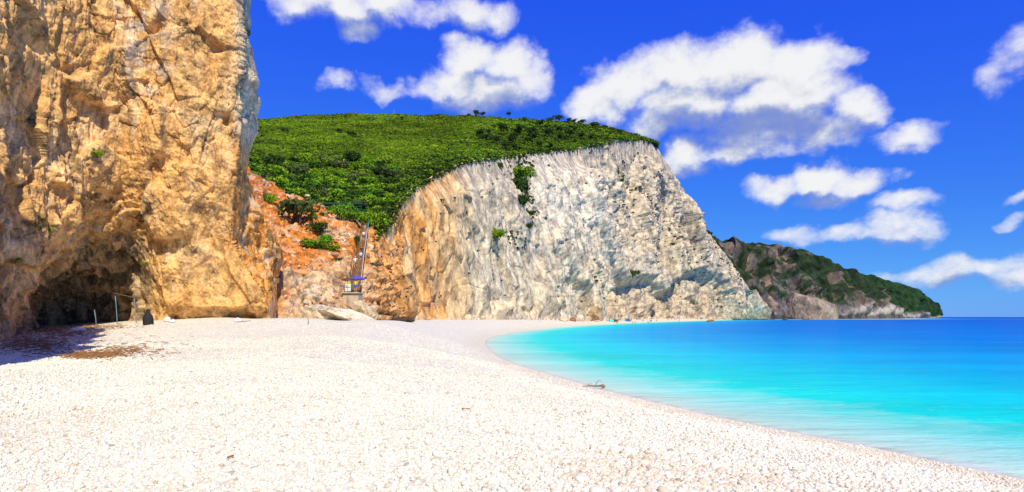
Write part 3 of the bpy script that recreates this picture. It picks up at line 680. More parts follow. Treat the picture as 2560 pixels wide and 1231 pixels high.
# ------------------------------------------------------------------ far headlands
def headland(name, base, top, nu, nv, seed, label, paint, lean=1.2, amp=1.0, back=(40, 160, 400)):
    B = np.array(base, float); T = np.array(top, float)
    k = np.linspace(0, 1, nu); kb = np.linspace(0, 1, len(B)); kt = np.linspace(0, 1, len(T))
    Bb = np.stack([np.interp(k, kb, B[:, i]) for i in range(3)], -1); Tt = np.stack([np.interp(k, kt, T[:, i]) for i in range(3)], -1)
    v = np.linspace(0, 1, nv)[None]
    px = lerp(Bb[:, :1], Tt[:, :1], v); py = lerp(Bb[:, 1:2], Tt[:, 1:2], v); Y = lerp(Bb[:, 2:3], Tt[:, 2:3], v ** lean)
    G = P(px, py, Y); G[:, 0, 2] -= 6
    tail = []
    for dy in back:
        g = G[-1].copy(); g[:, 1] += dy; g[:, 0] += dy * .35; tail.append(g)
    G = np.concatenate([G, np.stack(tail)], 0)
    top_ = []
    for dy in back:
        g = G[:, -1].copy(); g[:, 1] += dy; g[:, 2] -= dy * .12; top_.append(g)
    G = np.concatenate([G, np.stack(top_, 1)], 1)
    N = normals(G); N = np.where(N[..., 1:2] > 0, -N, N)
    p = G.reshape(-1, 3); q = p + 9 * np.stack([perlin(p * .02, seed + 71), perlin(p * .02, seed + 72), perlin(p * .02, seed + 73)], -1)
    rid = fbm(q * np.array([.016, .016, .007]), 4, .55, seed, True); mid = fbm(q * .035, 5, .6, seed + 10); fin = fbm(q * .15, 3, .6, seed + 20)
    w1 = worley(q * np.array([.03, .03, .02]), seed + 30)
    vf = np.concatenate([np.tile(v, (nu + len(back), 1)), np.ones((nu + len(back), len(back)))], 1).ravel()
    fa = facet(q * np.array([.013, .013, .008]), seed + 41); fb = facet(q * np.array([.04, .04, .025]), seed + 42)
    disp = amp * (14 * fa[0] + 9 * fb[0] + 13 * (rid - .35) + 6 * mid + 6 * (w1[2] - .5) * S((w1[1] - w1[0]) / .12) + 2.5 * fin) * (1 - .65 * SS(.85, 1, vf)) * (.4 + .6 * SS(0, .08, vf))
    Gd = p + N.reshape(-1, 3) * disp[:, None]
    a, b_ = to_px(G); c = paint(a.ravel(), b_.ravel(), q, vf)
    me = grid_mesh(name, Gd.reshape(G.shape), {'tint': c.reshape(*G.shape[:2], 3)}, flip=True)
    return tag(link(name, me, M['head']), label, 'headland', kind='structure')
def paint_mid(a, b_, q, v):
    n1 = fbm(q * .012, 4, .55, 401); n2 = fbm(q * .04, 4, .6, 402); n3 = fbm(q * np.array([.05, .05, .012]), 4, .6, 403)
    c = np.tile(np.array([.165, .125, .095]), (len(a), 1))
    c = mixc(c, (.52, .30, .18), SS(.0, .35, n3 + .4 * n2) * SS(1990, 1880, a) * .85)
    c = mixc(c, (.10, .088, .085), SS(-.05, .25, -n3 + .3 * n1) * .85)
    c = mixc(c, (.15, .17, .23), SS(1880, 1960, a) * SS(-.1, .3, n2) * .6)  # bluish shade put into the rock colour
    c = mixc(c, (.40, .34, .28), SS(.15, .4, n2 - n1 * .4) * SS(1950, 2100, a) * .6)
    c = mixc(c, (.016, .036, .013), SS(-.03, .10, n1 * .5 + .75 * n2 + .20 * SS(1940, 2100, a) + .38 * (v - .5) - .01) * SS(.08, .25, v) * .93)
    c = mixc(c, (.018, .040, .014), SS(.91, .965, v + .05 * n2) * .95)
    c = mixc(c, (.42, .37, .32), SS(.16, .06, v + .08 * n2) * SS(2080, 2140, a) * .9)
    c = mixc(c, (.04, .04, .045), SS(.05, .02, v) * .8)
    return c
def paint_far(a, b_, q, v):
    n1 = fbm(q * .010, 4, .55, 411); n2 = fbm(q * .03, 4, .6, 412)
    c = np.tile(np.array([.018, .042, .018]), (len(a), 1))
    c = mixc(c, (.03, .07, .022), SS(-.1, .3, n2) * .7)
    c = mixc(c, (.40, .36, .33), SS(.26, .08, v + .16 * n2) * .92)
    c = mixc(c, (.30, .27, .26), SS(.30, .4, n2 + .2 * n1) * .5)
    c = mixc(c, (.05, .05, .055), SS(.06, .02, v) * .7)
    return c
head_mid = headland('headland_middle', [(1880, 799, 700), (1930, 798.5, 745), (1990, 798, 790), (2060, 797.5, 850), (2130, 797, 920), (2220, 796.4, 1020), (2260, 796, 1080)],
                    [(1740, 560, 780), (1800, 606, 860), (1860, 611, 880), (1950, 616, 930), (2025, 634, 970), (2062, 656, 1020), (2105, 678, 1080), (2160, 735, 1120)], 360, 170, 500,
                    'rust brown headland streaked with dark scrub behind the white cliff', paint_mid, 1.15, 1.0)
head_far = headland('headland_far', [(2060, 797, 1150), (2150, 796.5, 1250), (2240, 796, 1330), (2310, 795.8, 1400), (2353, 795.6, 1440)],
                    [(2040, 655, 1350), (2105, 674, 1390), (2190, 693, 1430), (2260, 713, 1470), (2310, 738, 1490), (2336, 762, 1490), (2345, 775, 1480)], 300, 120, 600,
                    'dark green wooded point ending at the open horizon', paint_far, 1.1, .8)

# ------------------------------------------------------------------ red gully and green hillside
GUL = [(640, 812, 64), (720, 806, 69), (780, 809, 71), (850, 812, 74), (940, 818, 79), (1000, 808, 100), (680, 740, 74), (680, 700, 80), (690, 640, 88), (650, 560, 96), (640, 500, 105), (625, 450, 112), (605, 410, 124),
       (740, 745, 76), (740, 712, 79), (740, 685, 86), (740, 640, 92), (745, 560, 104), (720, 500, 113), (690, 460, 120), (800, 752, 76), (800, 712, 80), (800, 685, 87), (800, 640, 93), (800, 560, 106), (790, 505, 117),
       (850, 762, 77), (860, 730, 81), (860, 690, 87), (860, 620, 98), (860, 560, 109), (850, 520, 116), (905, 762, 80), (885, 728, 83.5), (900, 640, 97), (908, 600, 103), (913, 549, 114), (935, 560, 114), (935, 640, 103), (925, 700, 95), (940, 765, 88), (965, 580, 119), (990, 520, 128), (1010, 470, 140)]
gul_f = rbf([(g[0] / 100, g[1] / 100) for g in GUL], [g[2] for g in GUL], .01)
def gully_pt(px, py):
    return pt(px, py, float(gul_f([(px / 100, py / 100)])[0]))
LOW = np.array([(430, 430, 128), (605, 425, 122), (700, 480, 119), (790, 515, 118), (850, 538, 116), (905, 556, 115), (945, 590, 113), (962, 578, 115), (985, 546, 121), (1002, 506, 129), (1042, 468, 143), (1102, 436, 163), (1162, 412, 185), (1242, 402, 215), (1342, 391, 266), (1442, 379, 326), (1502, 364, 366), (1562, 355, 410), (1630, 357, 472), (1648, 360, 482)], float)
def build_gully():
    nu, nv = 360, 330
    PX = np.linspace(596, 1004, nu)[:, None] + np.zeros((1, nv))
    PY = lerp(826.0, np.interp(PX, LOW[:, 0], LOW[:, 1]) - 5, np.linspace(0, 1, nv)[None])
    Y = gul_f(np.stack([PX.ravel(), PY.ravel()], -1) / 100).reshape(PX.shape)
    G = P(PX, PY, Y); N = normals(G); N = np.where(N[..., 1:2] > 0, -N, N)
    p = G.reshape(-1, 3); q = p + .8 * np.stack([perlin(p * .3, 671), perlin(p * .3, 672), perlin(p * .3, 673)], -1)
    big = fbm(q * .12, 3, .5, 601); w1 = worley(q * np.array([.45, .45, .8]), 602); w2 = worley(q * np.array([1.2, 1.2, 1.7]), 603); fin = fbm(q * 1.3, 4, .62, 604)
    mod = S(.45 + 1.5 * fbm(q * .2, 2, .5, 605))
    terr = fbm(np.stack([q[:, 0] * .08, q[:, 1] * .08, q[:, 2] * .75], -1), 3, .6, 606, True)
    pxv, pyv = PX.ravel(), PY.ravel()
    stair = np.exp(-((pxv - np.interp(pyv, [550, 600, 650, 690, 740], [912, 907, 897, 891, 886])) / 16) ** 2)
    low = SS(640, 700, pyv)
    disp = (1.0 * big + (.75 * (.6 - w1[0]) + .3 * (.6 - w2[0])) * (.4 + .8 * mod) + .28 * fin + (.4 + .75 * low) * 1.35 * (terr - .35))
    fa = facet(q * np.array([.3, .3, .6]), 641); fb = facet(q * np.array([.9, .9, 1.5]), 642)
    disp = disp * .8 + 1.0 * fa[0] * (.5 + .6 * low) + .38 * fb[0]
    disp = disp * (1 - .97 * S(stair * 1.3)) - .75 * S(stair * 1.3)
    Gd = p + N.reshape(-1, 3) * disp[:, None]
    n1 = fbm(q * .16, 4, .55, 611); n2 = fbm(q * .55, 4, .6, 612); n3 = fbm(q * 1.5, 3, .6, 613)
    c = np.tile(np.array([.58, .20, .04]), (len(p), 1))
    c = mixc(c, (.40, .10, .022), SS(520, 440, pyv) * SS(790, 690, pxv) * (.55 + .45 * SS(-.2, .2, n2)))
    c = mixc(c, (.68, .50, .31), SS(.02, .30, n2 + .4 * n1 + .22 * SS(760, 860, pxv) * SS(700, 560, pyv) - .12) * .85)
    c = mixc(c, (.68, .56, .40), SS(.05, .35, (w1[2] - .5) + .3 * n2) * SS(-.3, .1, n1) * .5)
    c = mixc(c, (.60, .47, .32), low * SS(-.25, .25, n1 + .5 * n2 + .4 * SS(690, 780, pxv)) * .65)
    c = mixc(c, (.36, .30, .23), low * SS(.1, .35, n2 + .3 * n3) * SS(720, 760, pxv) * .7)
    c = mixc(c, (.30, .10, .035), SS(.18, .42, -n2 + .4 * n3) * .7)
    c = mixc(c, (.66, .27, .06), SS(720, 690, pxv) * SS(640, 700, pyv) * .7)
    rt = SS(908, 930, pxv) * SS(560, 600, pyv)
    c = mixc(c, (.74, .36, .11), rt * .8); c = mixc(c, (.76, .55, .33), rt * SS(.05, .35, n2) * .6); c = mixc(c, (.55, .20, .06), rt * SS(.05, .35, -n2) * .6)
    c = mixc(c, (.17, .16, .05), SS(.20, .34, n3 + .35 * n1) * SS(.0, .3, n1 + .1) * .6)
    me = grid_mesh('gully', Gd.reshape(G.shape), {'tint': c.reshape(*G.shape[:2], 3)}, flip=True)
    o = link('gully_slope', me, M['clay'])
    return tag(o, 'red and orange clay gully with pale rubble between the two cliffs', 'slope', kind='structure')
gully = build_gully()

RID = np.array([(430, 318, 420), (520, 311, 430), (610, 303, 440), (735, 291, 450), (885, 286, 458), (1000, 287, 462), (1200, 292, 470), (1345, 301, 480), (1420, 306, 488), (1520, 320, 492), (1600, 341, 490), (1648, 357, 486)], float)
HMID = [(700, 400, 190), (800, 440, 165), (900, 480, 140), (900, 400, 210), (1000, 400, 230), (950, 440, 172), (1100, 370, 270), (1100, 400, 210), (1200, 350, 320), (800, 340, 310), (1350, 345, 370), (1450, 340, 425), (650, 360, 240), (560, 370, 230), (1000, 330, 350), (1200, 320, 400)]
_hc = [tuple(r) for r in RID] + [tuple(r) for r in LOW] + HMID
hill_f = rbf([(g[0] / 100, g[1] / 100) for g in _hc], np.log([g[2] for g in _hc]), .02)
def hill_Y(px, py): return np.exp(hill_f(np.stack([np.ravel(px), np.ravel(py)], -1) / 100))
def hill_pt(px, py): return pt(px, py, float(hill_Y(px, py)[0]))
def build_hill():
    nu, nv = 420, 150
    px = np.linspace(432, 1648, nu)[:, None]; v = np.linspace(0, 1, nv)[None]
    pb = np.interp(px, LOW[:, 0], LOW[:, 1]); pr = np.interp(px, RID[:, 0], RID[:, 1])
    py = lerp(pb, pr, v); PX = px + 0 * py
    Y = hill_Y(PX, py).reshape(PX.shape)
    lowY = np.interp(px, LOW[:, 0], LOW[:, 2]) + 4.0 + 22 * SS(1470, 1600, px)
    Y = np.where(PX > 985, lerp(lowY, Y, SS(0, .22, v)), Y); G = P(PX, py, Y)
    rows = [G[:, :1] + np.array([0, 5.0, -14.0])]
    back = [G[:, -1:] + np.array([0, d_, z_]) for d_, z_ in ((25, 1.5), (70, -1), (160, -14), (400, -70))]
    G = np.concatenate(rows + [G] + back, 1)
    p = G.reshape(-1, 3); k = np.clip(G[..., 1].ravel() / 300, .4, 1.4)
    G = G.copy(); G[..., 2] += (k * (1.2 * fbm(p * .05, 4, .55, 701))).reshape(G.shape[:2])
    n1 = fbm(p * .02, 4, .55, 711); n2 = fbm(p * .12, 4, .6, 712)
    c = np.tile(np.array([.13, .19, .018]), (len(p), 1))
    c = mixc(c, (.09, .12, .022), SS(0, .35, n2) * .6); c = mixc(c, (.03, .055, .008), SS(0, .3, -n1) * .6)
    me = grid_mesh('hill', G, {'tint': c.reshape(*G.shape[:2], 3)}, flip=True)
    KEEP['hill'] = G
    return tag(link('hillside', me, M['hill']), 'long green hillside rounding off above the white cliff', 'hill', kind='structure')
hill = build_hill()

# ------------------------------------------------------------------ rocks
ICO = {}
def ico(sub):
    if sub not in ICO:
        bm = bmesh.new(); bmesh.ops.create_icosphere(bm, subdivisions=sub, radius=1)
        bm.verts.ensure_lookup_table()
        ICO[sub] = (np.array([v.co[:] for v in bm.verts]), np.array([[l.index for l in f.verts] for f in bm.faces])); bm.free()
    return ICO[sub]
def rock_mesh(seed, size, sub=4, cuts=9, rough=.16, tint=(.5, .42, .32), tint2=(.25, .2, .15), flat=None):
    V, Fc = ico(sub); rg = np.random.default_rng(seed); V = V.copy()
    for _ in range(cuts):
        n = rg.normal(size=3); n /= np.linalg.norm(n); h = rg.uniform(.55, .9)
        dd = V @ n; V = V - np.outer(np.maximum(dd - h, 0) * .92, n)
    nn = V / np.linalg.norm(V, axis=1, keepdims=True)
    V = V + nn * (rough * fbm(V * 1.6 + seed * 3.1, 5, .6, seed))[:, None]
    n2 = fbm(V * 2.6 + seed, 4, .6, seed + 9); n3 = fbm(V * 7 + seed, 3, .6, seed + 19)
    c = np.tile(np.array(tint), (len(V), 1)); c = mixc(c, tint2, SS(-.05, .35, n2 + .5 * n3))
    return mesh_np('rock', V * np.array(size), Fc, True, {'tint': c})
M['boulder'] = mat_rock('boulder_stone', .5, .6, .12, .4)
M['boulder_far'] = mat_rock('boulder_stone_far', 1.2, .6, .4, .4)
def rock(name, loc, size, seed, label, group=None, rot=(0, 0, 0), sub=4, mat='boulder', **kw):
    o = link(name, rock_mesh(seed, size, sub, **kw), M[mat]); o.location = loc; o.rotation_euler = rot
    return tag(o, label, 'rock', group)
GREY = dict(tint=(.60, .50, .38), tint2=(.20, .165, .125)); TAN = dict(tint=(.62, .46, .29), tint2=(.34, .22, .13)); RED = dict(tint=(.60, .30, .12), tint2=(.36, .14, .05)); WET = dict(tint=(.10, .085, .07), tint2=(.04, .05, .04))
p0 = pt(862, 800, 70.5)
rock('slab_rock', pt(880, 795, 71), (4.4, 1.5, 1.15), 11, 'big grey speckled limestone slab sloping down to the white beach', rot=(0, math.radians(19), .12), sub=5, rough=.10, cuts=14, **GREY)
rock('slab_rock', pt(812, 792, 72), (2.6, 1.4, 1.35), 12, 'grey pitted block leaning on the left end of the speckled slab', rot=(.1, math.radians(14), -.2), sub=5, rough=.12, cuts=12, **GREY)
rock('boulder', pt(905, 775, 76), (1.9, 1.4, 1.15), 13, 'cream rounded boulder between the speckled slab and the concrete landing', rot=(0, .35, .2), sub=5, **TAN)
rock('boulder', pt(925, 790, 77), (1.3, 1.2, 1.3), 14, 'pale boulder wedged against the orange cliff foot', rot=(0, .5, .2), sub=4, **TAN)
rock('ledge_rock', pt(832, 683, 84), (2.9, 1.9, 1.05), 15, 'square-edged rust brown ledge block jutting over a dark hollow beside the stairs', rot=(.04, .03, .05), sub=5, rough=.07, cuts=16, tint=(.58, .36, .18), tint2=(.42, .17, .06))
rock('ledge_rock', pt(752, 684, 85), (3.4, 1.6, .75), 16, 'long red-brown ledge block running left from the jutting block', rot=(0, .04, -.04), sub=5, rough=.09, cuts=12, **RED)
rock('boulder', pt(780, 748, 77), (2.6, 1.5, .9), 17, 'grey cream outcrop lying below the jutting ledge block', rot=(0, .1, .1), sub=5, **GREY)
rock('boulder', pt(733, 775, 73), (1.7, 1.2, .8), 18, 'small ochre outcrop at the gully foot near the tan cliff', rot=(0, .1, .3), sub=4, **TAN)
for i, (px, py, w, lab) in enumerate([(806, 520, .7, 'white stone on the gully rim left of the green shelter'), (838, 640, .8, 'pale stone beside the low bright green bush'), (868, 648, .7, 'pale stone close to the left edge of the stairs'), (787, 655, .6, 'pale stone below the low bright green bush'),
                                      (770, 492, .6, 'pale stone on the gully rim above the round bush'), (862, 590, .8, 'cream stone on the slope beside the upper stairs'), (735, 605, .6, 'cream stone on the red slope under the round bush'), (826, 580, .55, 'pale stone right of the dark domed bush')]):
    rock('stone', gully_pt(px, py) + Vector((0, -.3, .1)), (w, w * .7, w * .55), 30 + i, lab, sub=3, **TAN)
b = on_beach(1488, 804)
rock('boulder', b + Vector((0, 4, 2.6)), (3.7, 3.2, 4.1), 21, 'big pointed brown boulder standing on the far beach at the white cliff foot', rot=(0, .15, .3), sub=4, mat='boulder_far', rough=.10, cuts=10, tint=(.46, .30, .16), tint2=(.25, .16, .10))
b = on_beach(1433, 804.5)
rock('boulder', b + Vector((0, 1, .6)), (1.35, 1.2, 1.0), 22, 'small reddish brown boulder left of the big pointed boulder', sub=3, mat='boulder_far', tint=(.30, .15, .08), tint2=(.2, .1, .06))
b = on_beach(1410, 803.6)
rock('boulder', b + Vector((0, 1, .3)), (1.5, 1.2, .7), 23, 'low pale tan boulder left of the small reddish boulder', sub=3, mat='boulder_far', **TAN)
b = on_beach(1455, 803.4)
rock('boulder', b + Vector((0, 4, .5)), (2.2, 1.5, .9), 24, 'flat pale boulder between the reddish and the big pointed boulders', sub=3, mat='boulder_far', **TAN)
b = on_beach(1010, 804)
rock('boulder', b + Vector((0, 0, .1)), (1.5, 1.2, .45), 25, 'low dark brown rock at the foot of the orange cliff', sub=3, tint=(.10, .06, .04), tint2=(.05, .035, .03))
for i, (px, py, w, h, Y, lab) in enumerate([(1846, 799, 4.2, 1.6, 590, 'dark wet rock at the far tip of the beach'), (1872, 799, 3.0, 1.2, 600, 'low dark wet rock second from the beach tip'), (1893, 799, 4.0, 1.3, 608, 'dark wet rock in the middle of the row off the white cliff'), (1912, 799, 3.2, 1.4, 612, 'dark wet rock at the end of the white cliff'), (1931, 799, 2.5, 1.0, 620, 'low dark rock just past the end of the white cliff'),
                                            (1962, 801, 2.0, 1.7, 560, 'small black pointed rock standing alone in the sea'), (2016, 800, 3.2, 1.1, 610, 'low brown rock in the sea before the domed headland'), (1777, 805, 2.6, 1.2, 372, 'brown rock lying in the blue water off the far beach')]):
    o = rock('sea_rock', ((px - CX) / F * Y, Y, .15), (w * 1.25, w * .9, h), 40 + i, lab, 'rocks in the sea', sub=3, mat='boulder_far', **(WET if i not in (6, 7) else dict(tint=(.30, .18, .09), tint2=(.14, .08, .05))))
# domed rock of the far headland
_d = rock_mesh(77, (36, 36, 46), 6, 2, .14, (.33, .25, .18), (.15, .13, .125))
o = link('headland_dome', _d, M['head']); o.location = ((2035 - CX) / F * 800, 815, -2); o.rotation_euler = (0, .0, .3)
tag(o, 'bare pale domed rock standing at the foot of the rust brown headland', 'headland', kind='structure')

# ------------------------------------------------------------------ vegetation
GREEN = [(.07, .16, .004), (.14, .28, .006), (.20, .34, .008), (.28, .39, .012)]
DARK = [(.018, .045, .005), (.03, .07, .007), (.05, .10, .009)]
M['maquis'] = mat_leaf('maquis_leaf', GREEN); M['darkleaf'] = mat_leaf('dark_leaf', DARK); M['bright'] = mat_leaf('bright_leaf', [(.08, .22, .006), (.12, .30, .010), (.17, .36, .015)]); M['olive'] = mat_leaf('olive_leaf', [(.05, .08, .018), (.09, .12, .03), (.13, .15, .05)])
M['bark'] = mat_plain('bark', (.13, .085, .055), .9, .3, 6)
def leaf_cloud(rg, lobes, n, size, flat=.5):
    """n small leaf quads on and inside a set of ellipsoid lobes (cx,cy,cz,rx,ry,rz)"""
    L = np.array(lobes, float); vol = (L[:, 3] * L[:, 4] * L[:, 5]) ** .667; k = rg.choice(len(L), n, p=vol / vol.sum())
    d = rg.normal(size=(n, 3)); d /= np.linalg.norm(d, axis=1, keepdims=True)
    d[:, 2] = np.where(d[:, 2] < -.35, -d[:, 2], d[:, 2])
    r = rg.uniform(.55, 1.06, n) ** .6 + .07 * rg.normal(size=n)
    c = L[k, :3] + d * L[k, 3:] * r[:, None]
    nrm = d + .55 * rg.normal(size=(n, 3)); nrm /= np.linalg.norm(nrm, axis=1, keepdims=True)
    t1 = np.cross(nrm, rg.normal(size=(n, 3))); t1 /= np.linalg.norm(t1, axis=1, keepdims=True) + 1e-9; t2 = np.cross(nrm, t1)
    s = (size * rg.uniform(.6, 1.4, n))[:, None]
    V = np.stack([c - t1 * s - t2 * s * flat, c + t1 * s - t2 * s * flat * .6, c + t1 * s * .8 + t2 * s * flat, c - t1 * s * .7 + t2 * s * flat], 1).reshape(-1, 3)
    return V, np.arange(n * 4).reshape(n, 4)
def shrub_mesh(seed, n=260, lobes=6, leaf=.14, rz=.75):
    rg = np.random.default_rng(seed)
    Lb = [(*(rg.normal(size=2) * .42), .45 + .25 * rg.random(), *(rg.uniform(.35, .62, 2)), rg.uniform(.35, .55) * rz / .75) for _ in range(lobes)] + [(0, 0, .35, .72, .72, .45)]
    V, Fq = leaf_cloud(rg, Lb, n, leaf)
    return mesh_np('shrub', V, Fq, False)
def tube(path, rad, seg=6):
    path = [Vector(p) for p in path]; V = []; Fq = []
    rad = rad if isinstance(rad, (list, tuple)) else [rad] * len(path)
    for i, p in enumerate(path):
        d = (path[min(i + 1, len(path) - 1)] - path[max(i - 1, 0)]).normalized()
        a = d.orthogonal().normalized(); b2 = d.cross(a)
        for k in range(seg):
            an = 2 * math.pi * k / seg; V.append(p + (a * math.cos(an) + b2 * math.sin(an)) * rad[i])
    for i in range(len(path) - 1):
        for k in range(seg):
            Fq.append((i * seg + k, i * seg + (k + 1) % seg, (i + 1) * seg + (k + 1) % seg, (i + 1) * seg + k))
    n = len(path) - 1
    return V, Fq, [tuple(range(seg))[::-1], tuple(n * seg + k for k in range(seg))]
def tubes_mesh(name, items, seg=6):
    me = bpy.data.meshes.new(name); V = []; Fc = []
    for path, rad in items:
        v, f, caps = tube(path, rad, seg); o0 = len(V); V += [tuple(x) for x in v]; Fc += [tuple(i + o0 for i in q) for q in f + caps]
    me.from_pydata(V, [], Fc); me.polygons.foreach_set('use_smooth', [True] * len(me.polygons)); me.update()
    return me
# instanced mass (maquis, cliff tufts, pebbles): one object each, geometry nodes on a point mesh
def scatter_object(name, pts, scl, rot, kind_idx, protos, label, cat, parent=None):
    me = bpy.data.meshes.new(name); me.vertices.add(len(pts)); me.vertices.foreach_set('co', np.asarray(pts, np.float32).ravel())
    a = me.attributes.new('scl', 'FLOAT_VECTOR', 'POINT'); a.data.foreach_set('vector', np.asarray(scl, np.float32).ravel())
    a = me.attributes.new('rot', 'FLOAT_VECTOR', 'POINT'); a.data.foreach_set('vector', np.asarray(rot, np.float32).ravel())
    a = me.attributes.new('sort', 'INT', 'POINT'); a.data.foreach_set('value', np.asarray(kind_idx, np.int32))
    o = link(name, me, None, parent)
    coll = bpy.data.collections.new(name + '_sorts')
    for i, (pm, mt) in enumerate(protos):
        if not pm.materials: pm.materials.append(mt)
        coll.objects.link(bpy.data.objects.new('%s_%d' % (name, i), pm))
    g = bpy.data.node_groups.new(name, 'GeometryNodeTree')
    g.interface.new_socket('Geometry', in_out='INPUT', socket_type='NodeSocketGeometry'); g.interface.new_socket('Geometry', in_out='OUTPUT', socket_type='NodeSocketGeometry')
    n = g.nodes; l = g.links
    gi, go = n.new('NodeGroupInput'), n.new('NodeGroupOutput'); iop = n.new('GeometryNodeInstanceOnPoints'); ci = n.new('GeometryNodeCollectionInfo')
    ci.inputs['Collection'].default_value = coll; ci.inputs['Separate Children'].default_value = True; ci.inputs['Reset Children'].default_value = True
    def attr(nm, ty):
        x = n.new('GeometryNodeInputNamedAttribute'); x.data_type = ty; x.inputs[0].default_value = nm; return x.outputs[0]
    l.new(gi.outputs[0], iop.inputs['Points']); l.new(ci.outputs[0], iop.inputs['Instance']); iop.inputs['Pick Instance'].default_value = True
    l.new(attr('sort', 'INT'), iop.inputs['Instance Index'])
    e2r = n.new('FunctionNodeEulerToRotation'); l.new(attr('rot', 'FLOAT_VECTOR'), e2r.inputs[0]); l.new(e2r.outputs[0], iop.inputs['Rotation'])
    l.new(attr('scl', 'FLOAT_VECTOR'), iop.inputs['Scale']); l.new(iop.outputs[0], go.inputs[0])
    md = o.modifiers.new('scatter', 'NODES'); md.node_group = g
    o['kind'] = 'stuff'
    if parent is None: tag(o, label, cat)
    return o
rgen = np.random.default_rng(7)
def hill_samples(n, top=1.0):
    G = KEEP['hill'][:, 1:-2]; nu, nv = G.shape[:2]
    A = np.linalg.norm(np.cross(G[1:, :-1] - G[:-1, :-1], G[:-1, 1:] - G[:-1, :-1]), axis=-1)
    w = A / G[:-1, :-1, 1] ** 1.15; w = (w / w.sum()).ravel(); k = rgen.choice(len(w), n, p=w)
    i, j = k // (nv - 1), k % (nv - 1); a, b2 = rgen.random((2, n, 1))
    p = G[i, j] * (1 - a) * (1 - b2) + G[i + 1, j] * a * (1 - b2) + G[i, j + 1] * (1 - a) * b2 + G[i + 1, j + 1] * a * b2
    return p
N_M = 72000
hp = hill_samples(N_M)
dist = hp[:, 1]
sz = rgen.uniform(.7, 1.25, N_M) * np.interp(dist, [110, 200, 300, 480], [.85, .9, 1.0, 1.2]) * np.where(rgen.random(N_M) < .05, 1.5, 1)
cl = fbm(hp * .03, 4, .55, 801)
hpx, hpy = to_px(hp)
up = SS(0, .75, (np.interp(hpx, LOW[:, 0], LOW[:, 1]) - hpy) / (np.interp(hpx, LOW[:, 0], LOW[:, 1]) - np.interp(hpx, RID[:, 0], RID[:, 1]))) * SS(1420, 1150, hpx)
u_ = rgen.random(N_M)
srt = rgen.integers(0, 3, N_M)
srt = np.where(u_ < .75 * up * SS(-.35, .15, cl), 5 + rgen.integers(0, 2, N_M), srt)
srt = np.where(rgen.random(N_M) < .05 + .50 * (1 - up) * SS(-.35, .2, -cl), 3, srt); srt = np.where(rgen.random(N_M) < .10, 4, srt)
sz = sz * (1 - .22 * up)
M['light'] = mat_leaf('light_scrub_leaf', [(.16, .28, .006), (.25, .37, .010), (.34, .44, .016)])
protos = [(shrub_mesh(900 + i, 90, 4, .24), M['maquis']) for i in range(3)] + [(shrub_mesh(905, 100, 5, .23), M['darkleaf']), (shrub_mesh(906, 90, 4, .24), M['olive']), (shrub_mesh(907, 100, 5, .22), M['light']), (shrub_mesh(908, 100, 5, .22), M['light'])]
# scrub hanging over the cliff edge
Gm = KEEP['main'][0]; ke = rgen.integers(8, Gm.shape[0] - 10, 2600); he = Gm[ke, -4] + np.stack([rgen.normal(0, .8, 2600), rgen.uniform(0, 3, 2600), (.25 - 1.6 * rgen.random(2600) ** 3)], -1) * np.clip(Gm[ke, -4, 1:2] / 300, .3, 1.4)
hp = np.concatenate([hp, he]); se = rgen.uniform(.5, 1.1, 2600) * np.clip(he[:, 1] / 300, .5, 1.5); sz = np.concatenate([sz, se]); srt = np.concatenate([srt, rgen.choice([0, 1, 3, 3, 4], 2600)]); N_M = len(hp)
scatter_object('maquis', hp - np.array([0, 0, .25]), np.stack([sz, sz, sz * rgen.uniform(.55, .85, N_M)], -1), np.stack([0 * sz, 0 * sz, rgen.uniform(0, 6.3, N_M)], -1), srt, protos, 'low green maquis scrub covering the whole hillside', 'scrub')
# tufts on the white cliff
Gd, Nn, dk, ax, by = KEEP['main']
w = (.05 + 1.6 * dk) * (by < 770) * (by > 350) * (ax < 1900) * Gd[..., 1] ** .0
w[:, -4:] = 0; w[:4] = 0; w[-4:] = 0
nz_ = fbm(Gd.reshape(-1, 3) * .08, 3, .6, 811).reshape(w.shape); w = w * SS(-.05, .3, nz_)
w = (w / w.sum()).ravel(); k = rgen.choice(len(w), 900, p=w)
tp = Gd.reshape(-1, 3)[k]; ts = rgen.uniform(.35, 1.1, 900) * np.clip(tp[:, 1] / 260, .35, 1.5)
scatter_object('cliff_tufts', tp, np.stack([ts, ts, ts * .8], -1), np.stack([0 * ts, 0 * ts, rgen.uniform(0, 6, 900)], -1), rgen.integers(0, 2, 900), [(shrub_mesh(920, 60, 3, .26), M['darkleaf']), (shrub_mesh(921, 60, 3, .26), M['olive'])], 'small dark tufts scattered over the white cliff face', 'tufts')
# scrub on the headlands' crest is in their colour; single shrubs and trees follow
SHRUB = [shrub_mesh(930 + i, 700, 8, .095) for i in range(4)]
STEMS = tubes_mesh('stem', [([(0, 0, -.25), (.05, .02, .3), (.12, .05, .6)], [.07, .05, .02]), ([(0, 0, -.2), (-.12, .06, .3), (-.3, .1, .55)], [.05, .04, .02]), ([(0, 0, -.2), (.02, -.14, .3), (.05, -.32, .5)], [.05, .04, .02])], 5)
STEMS.materials.append(M['bark'])
_sm = {}
def shrub(name, loc, r, hgt, mat, label, group=None, cat='shrub', rz=None, i=0):
    key = (i % 4, mat)
    if key not in _sm: _sm[key] = SHRUB[i % 4].copy(); _sm[key].materials.clear(); _sm[key].materials.append(M[mat])
    e = empty(name, loc, rz if rz is not None else i * 1.7); e.scale = (r, r, hgt)
    tag(e, label, cat, group)
    link('foliage', _sm[key], None, e); link('stem', STEMS, None, e)
    return e
def on_gully(px, py): return gully_pt(px, py)
shrub('round_bush', on_gully(747, 556) + Vector((0, -.4, -.1)), 3.0, 3.7, 'olive', 'large round olive green bush on the red gully slope', i=0)
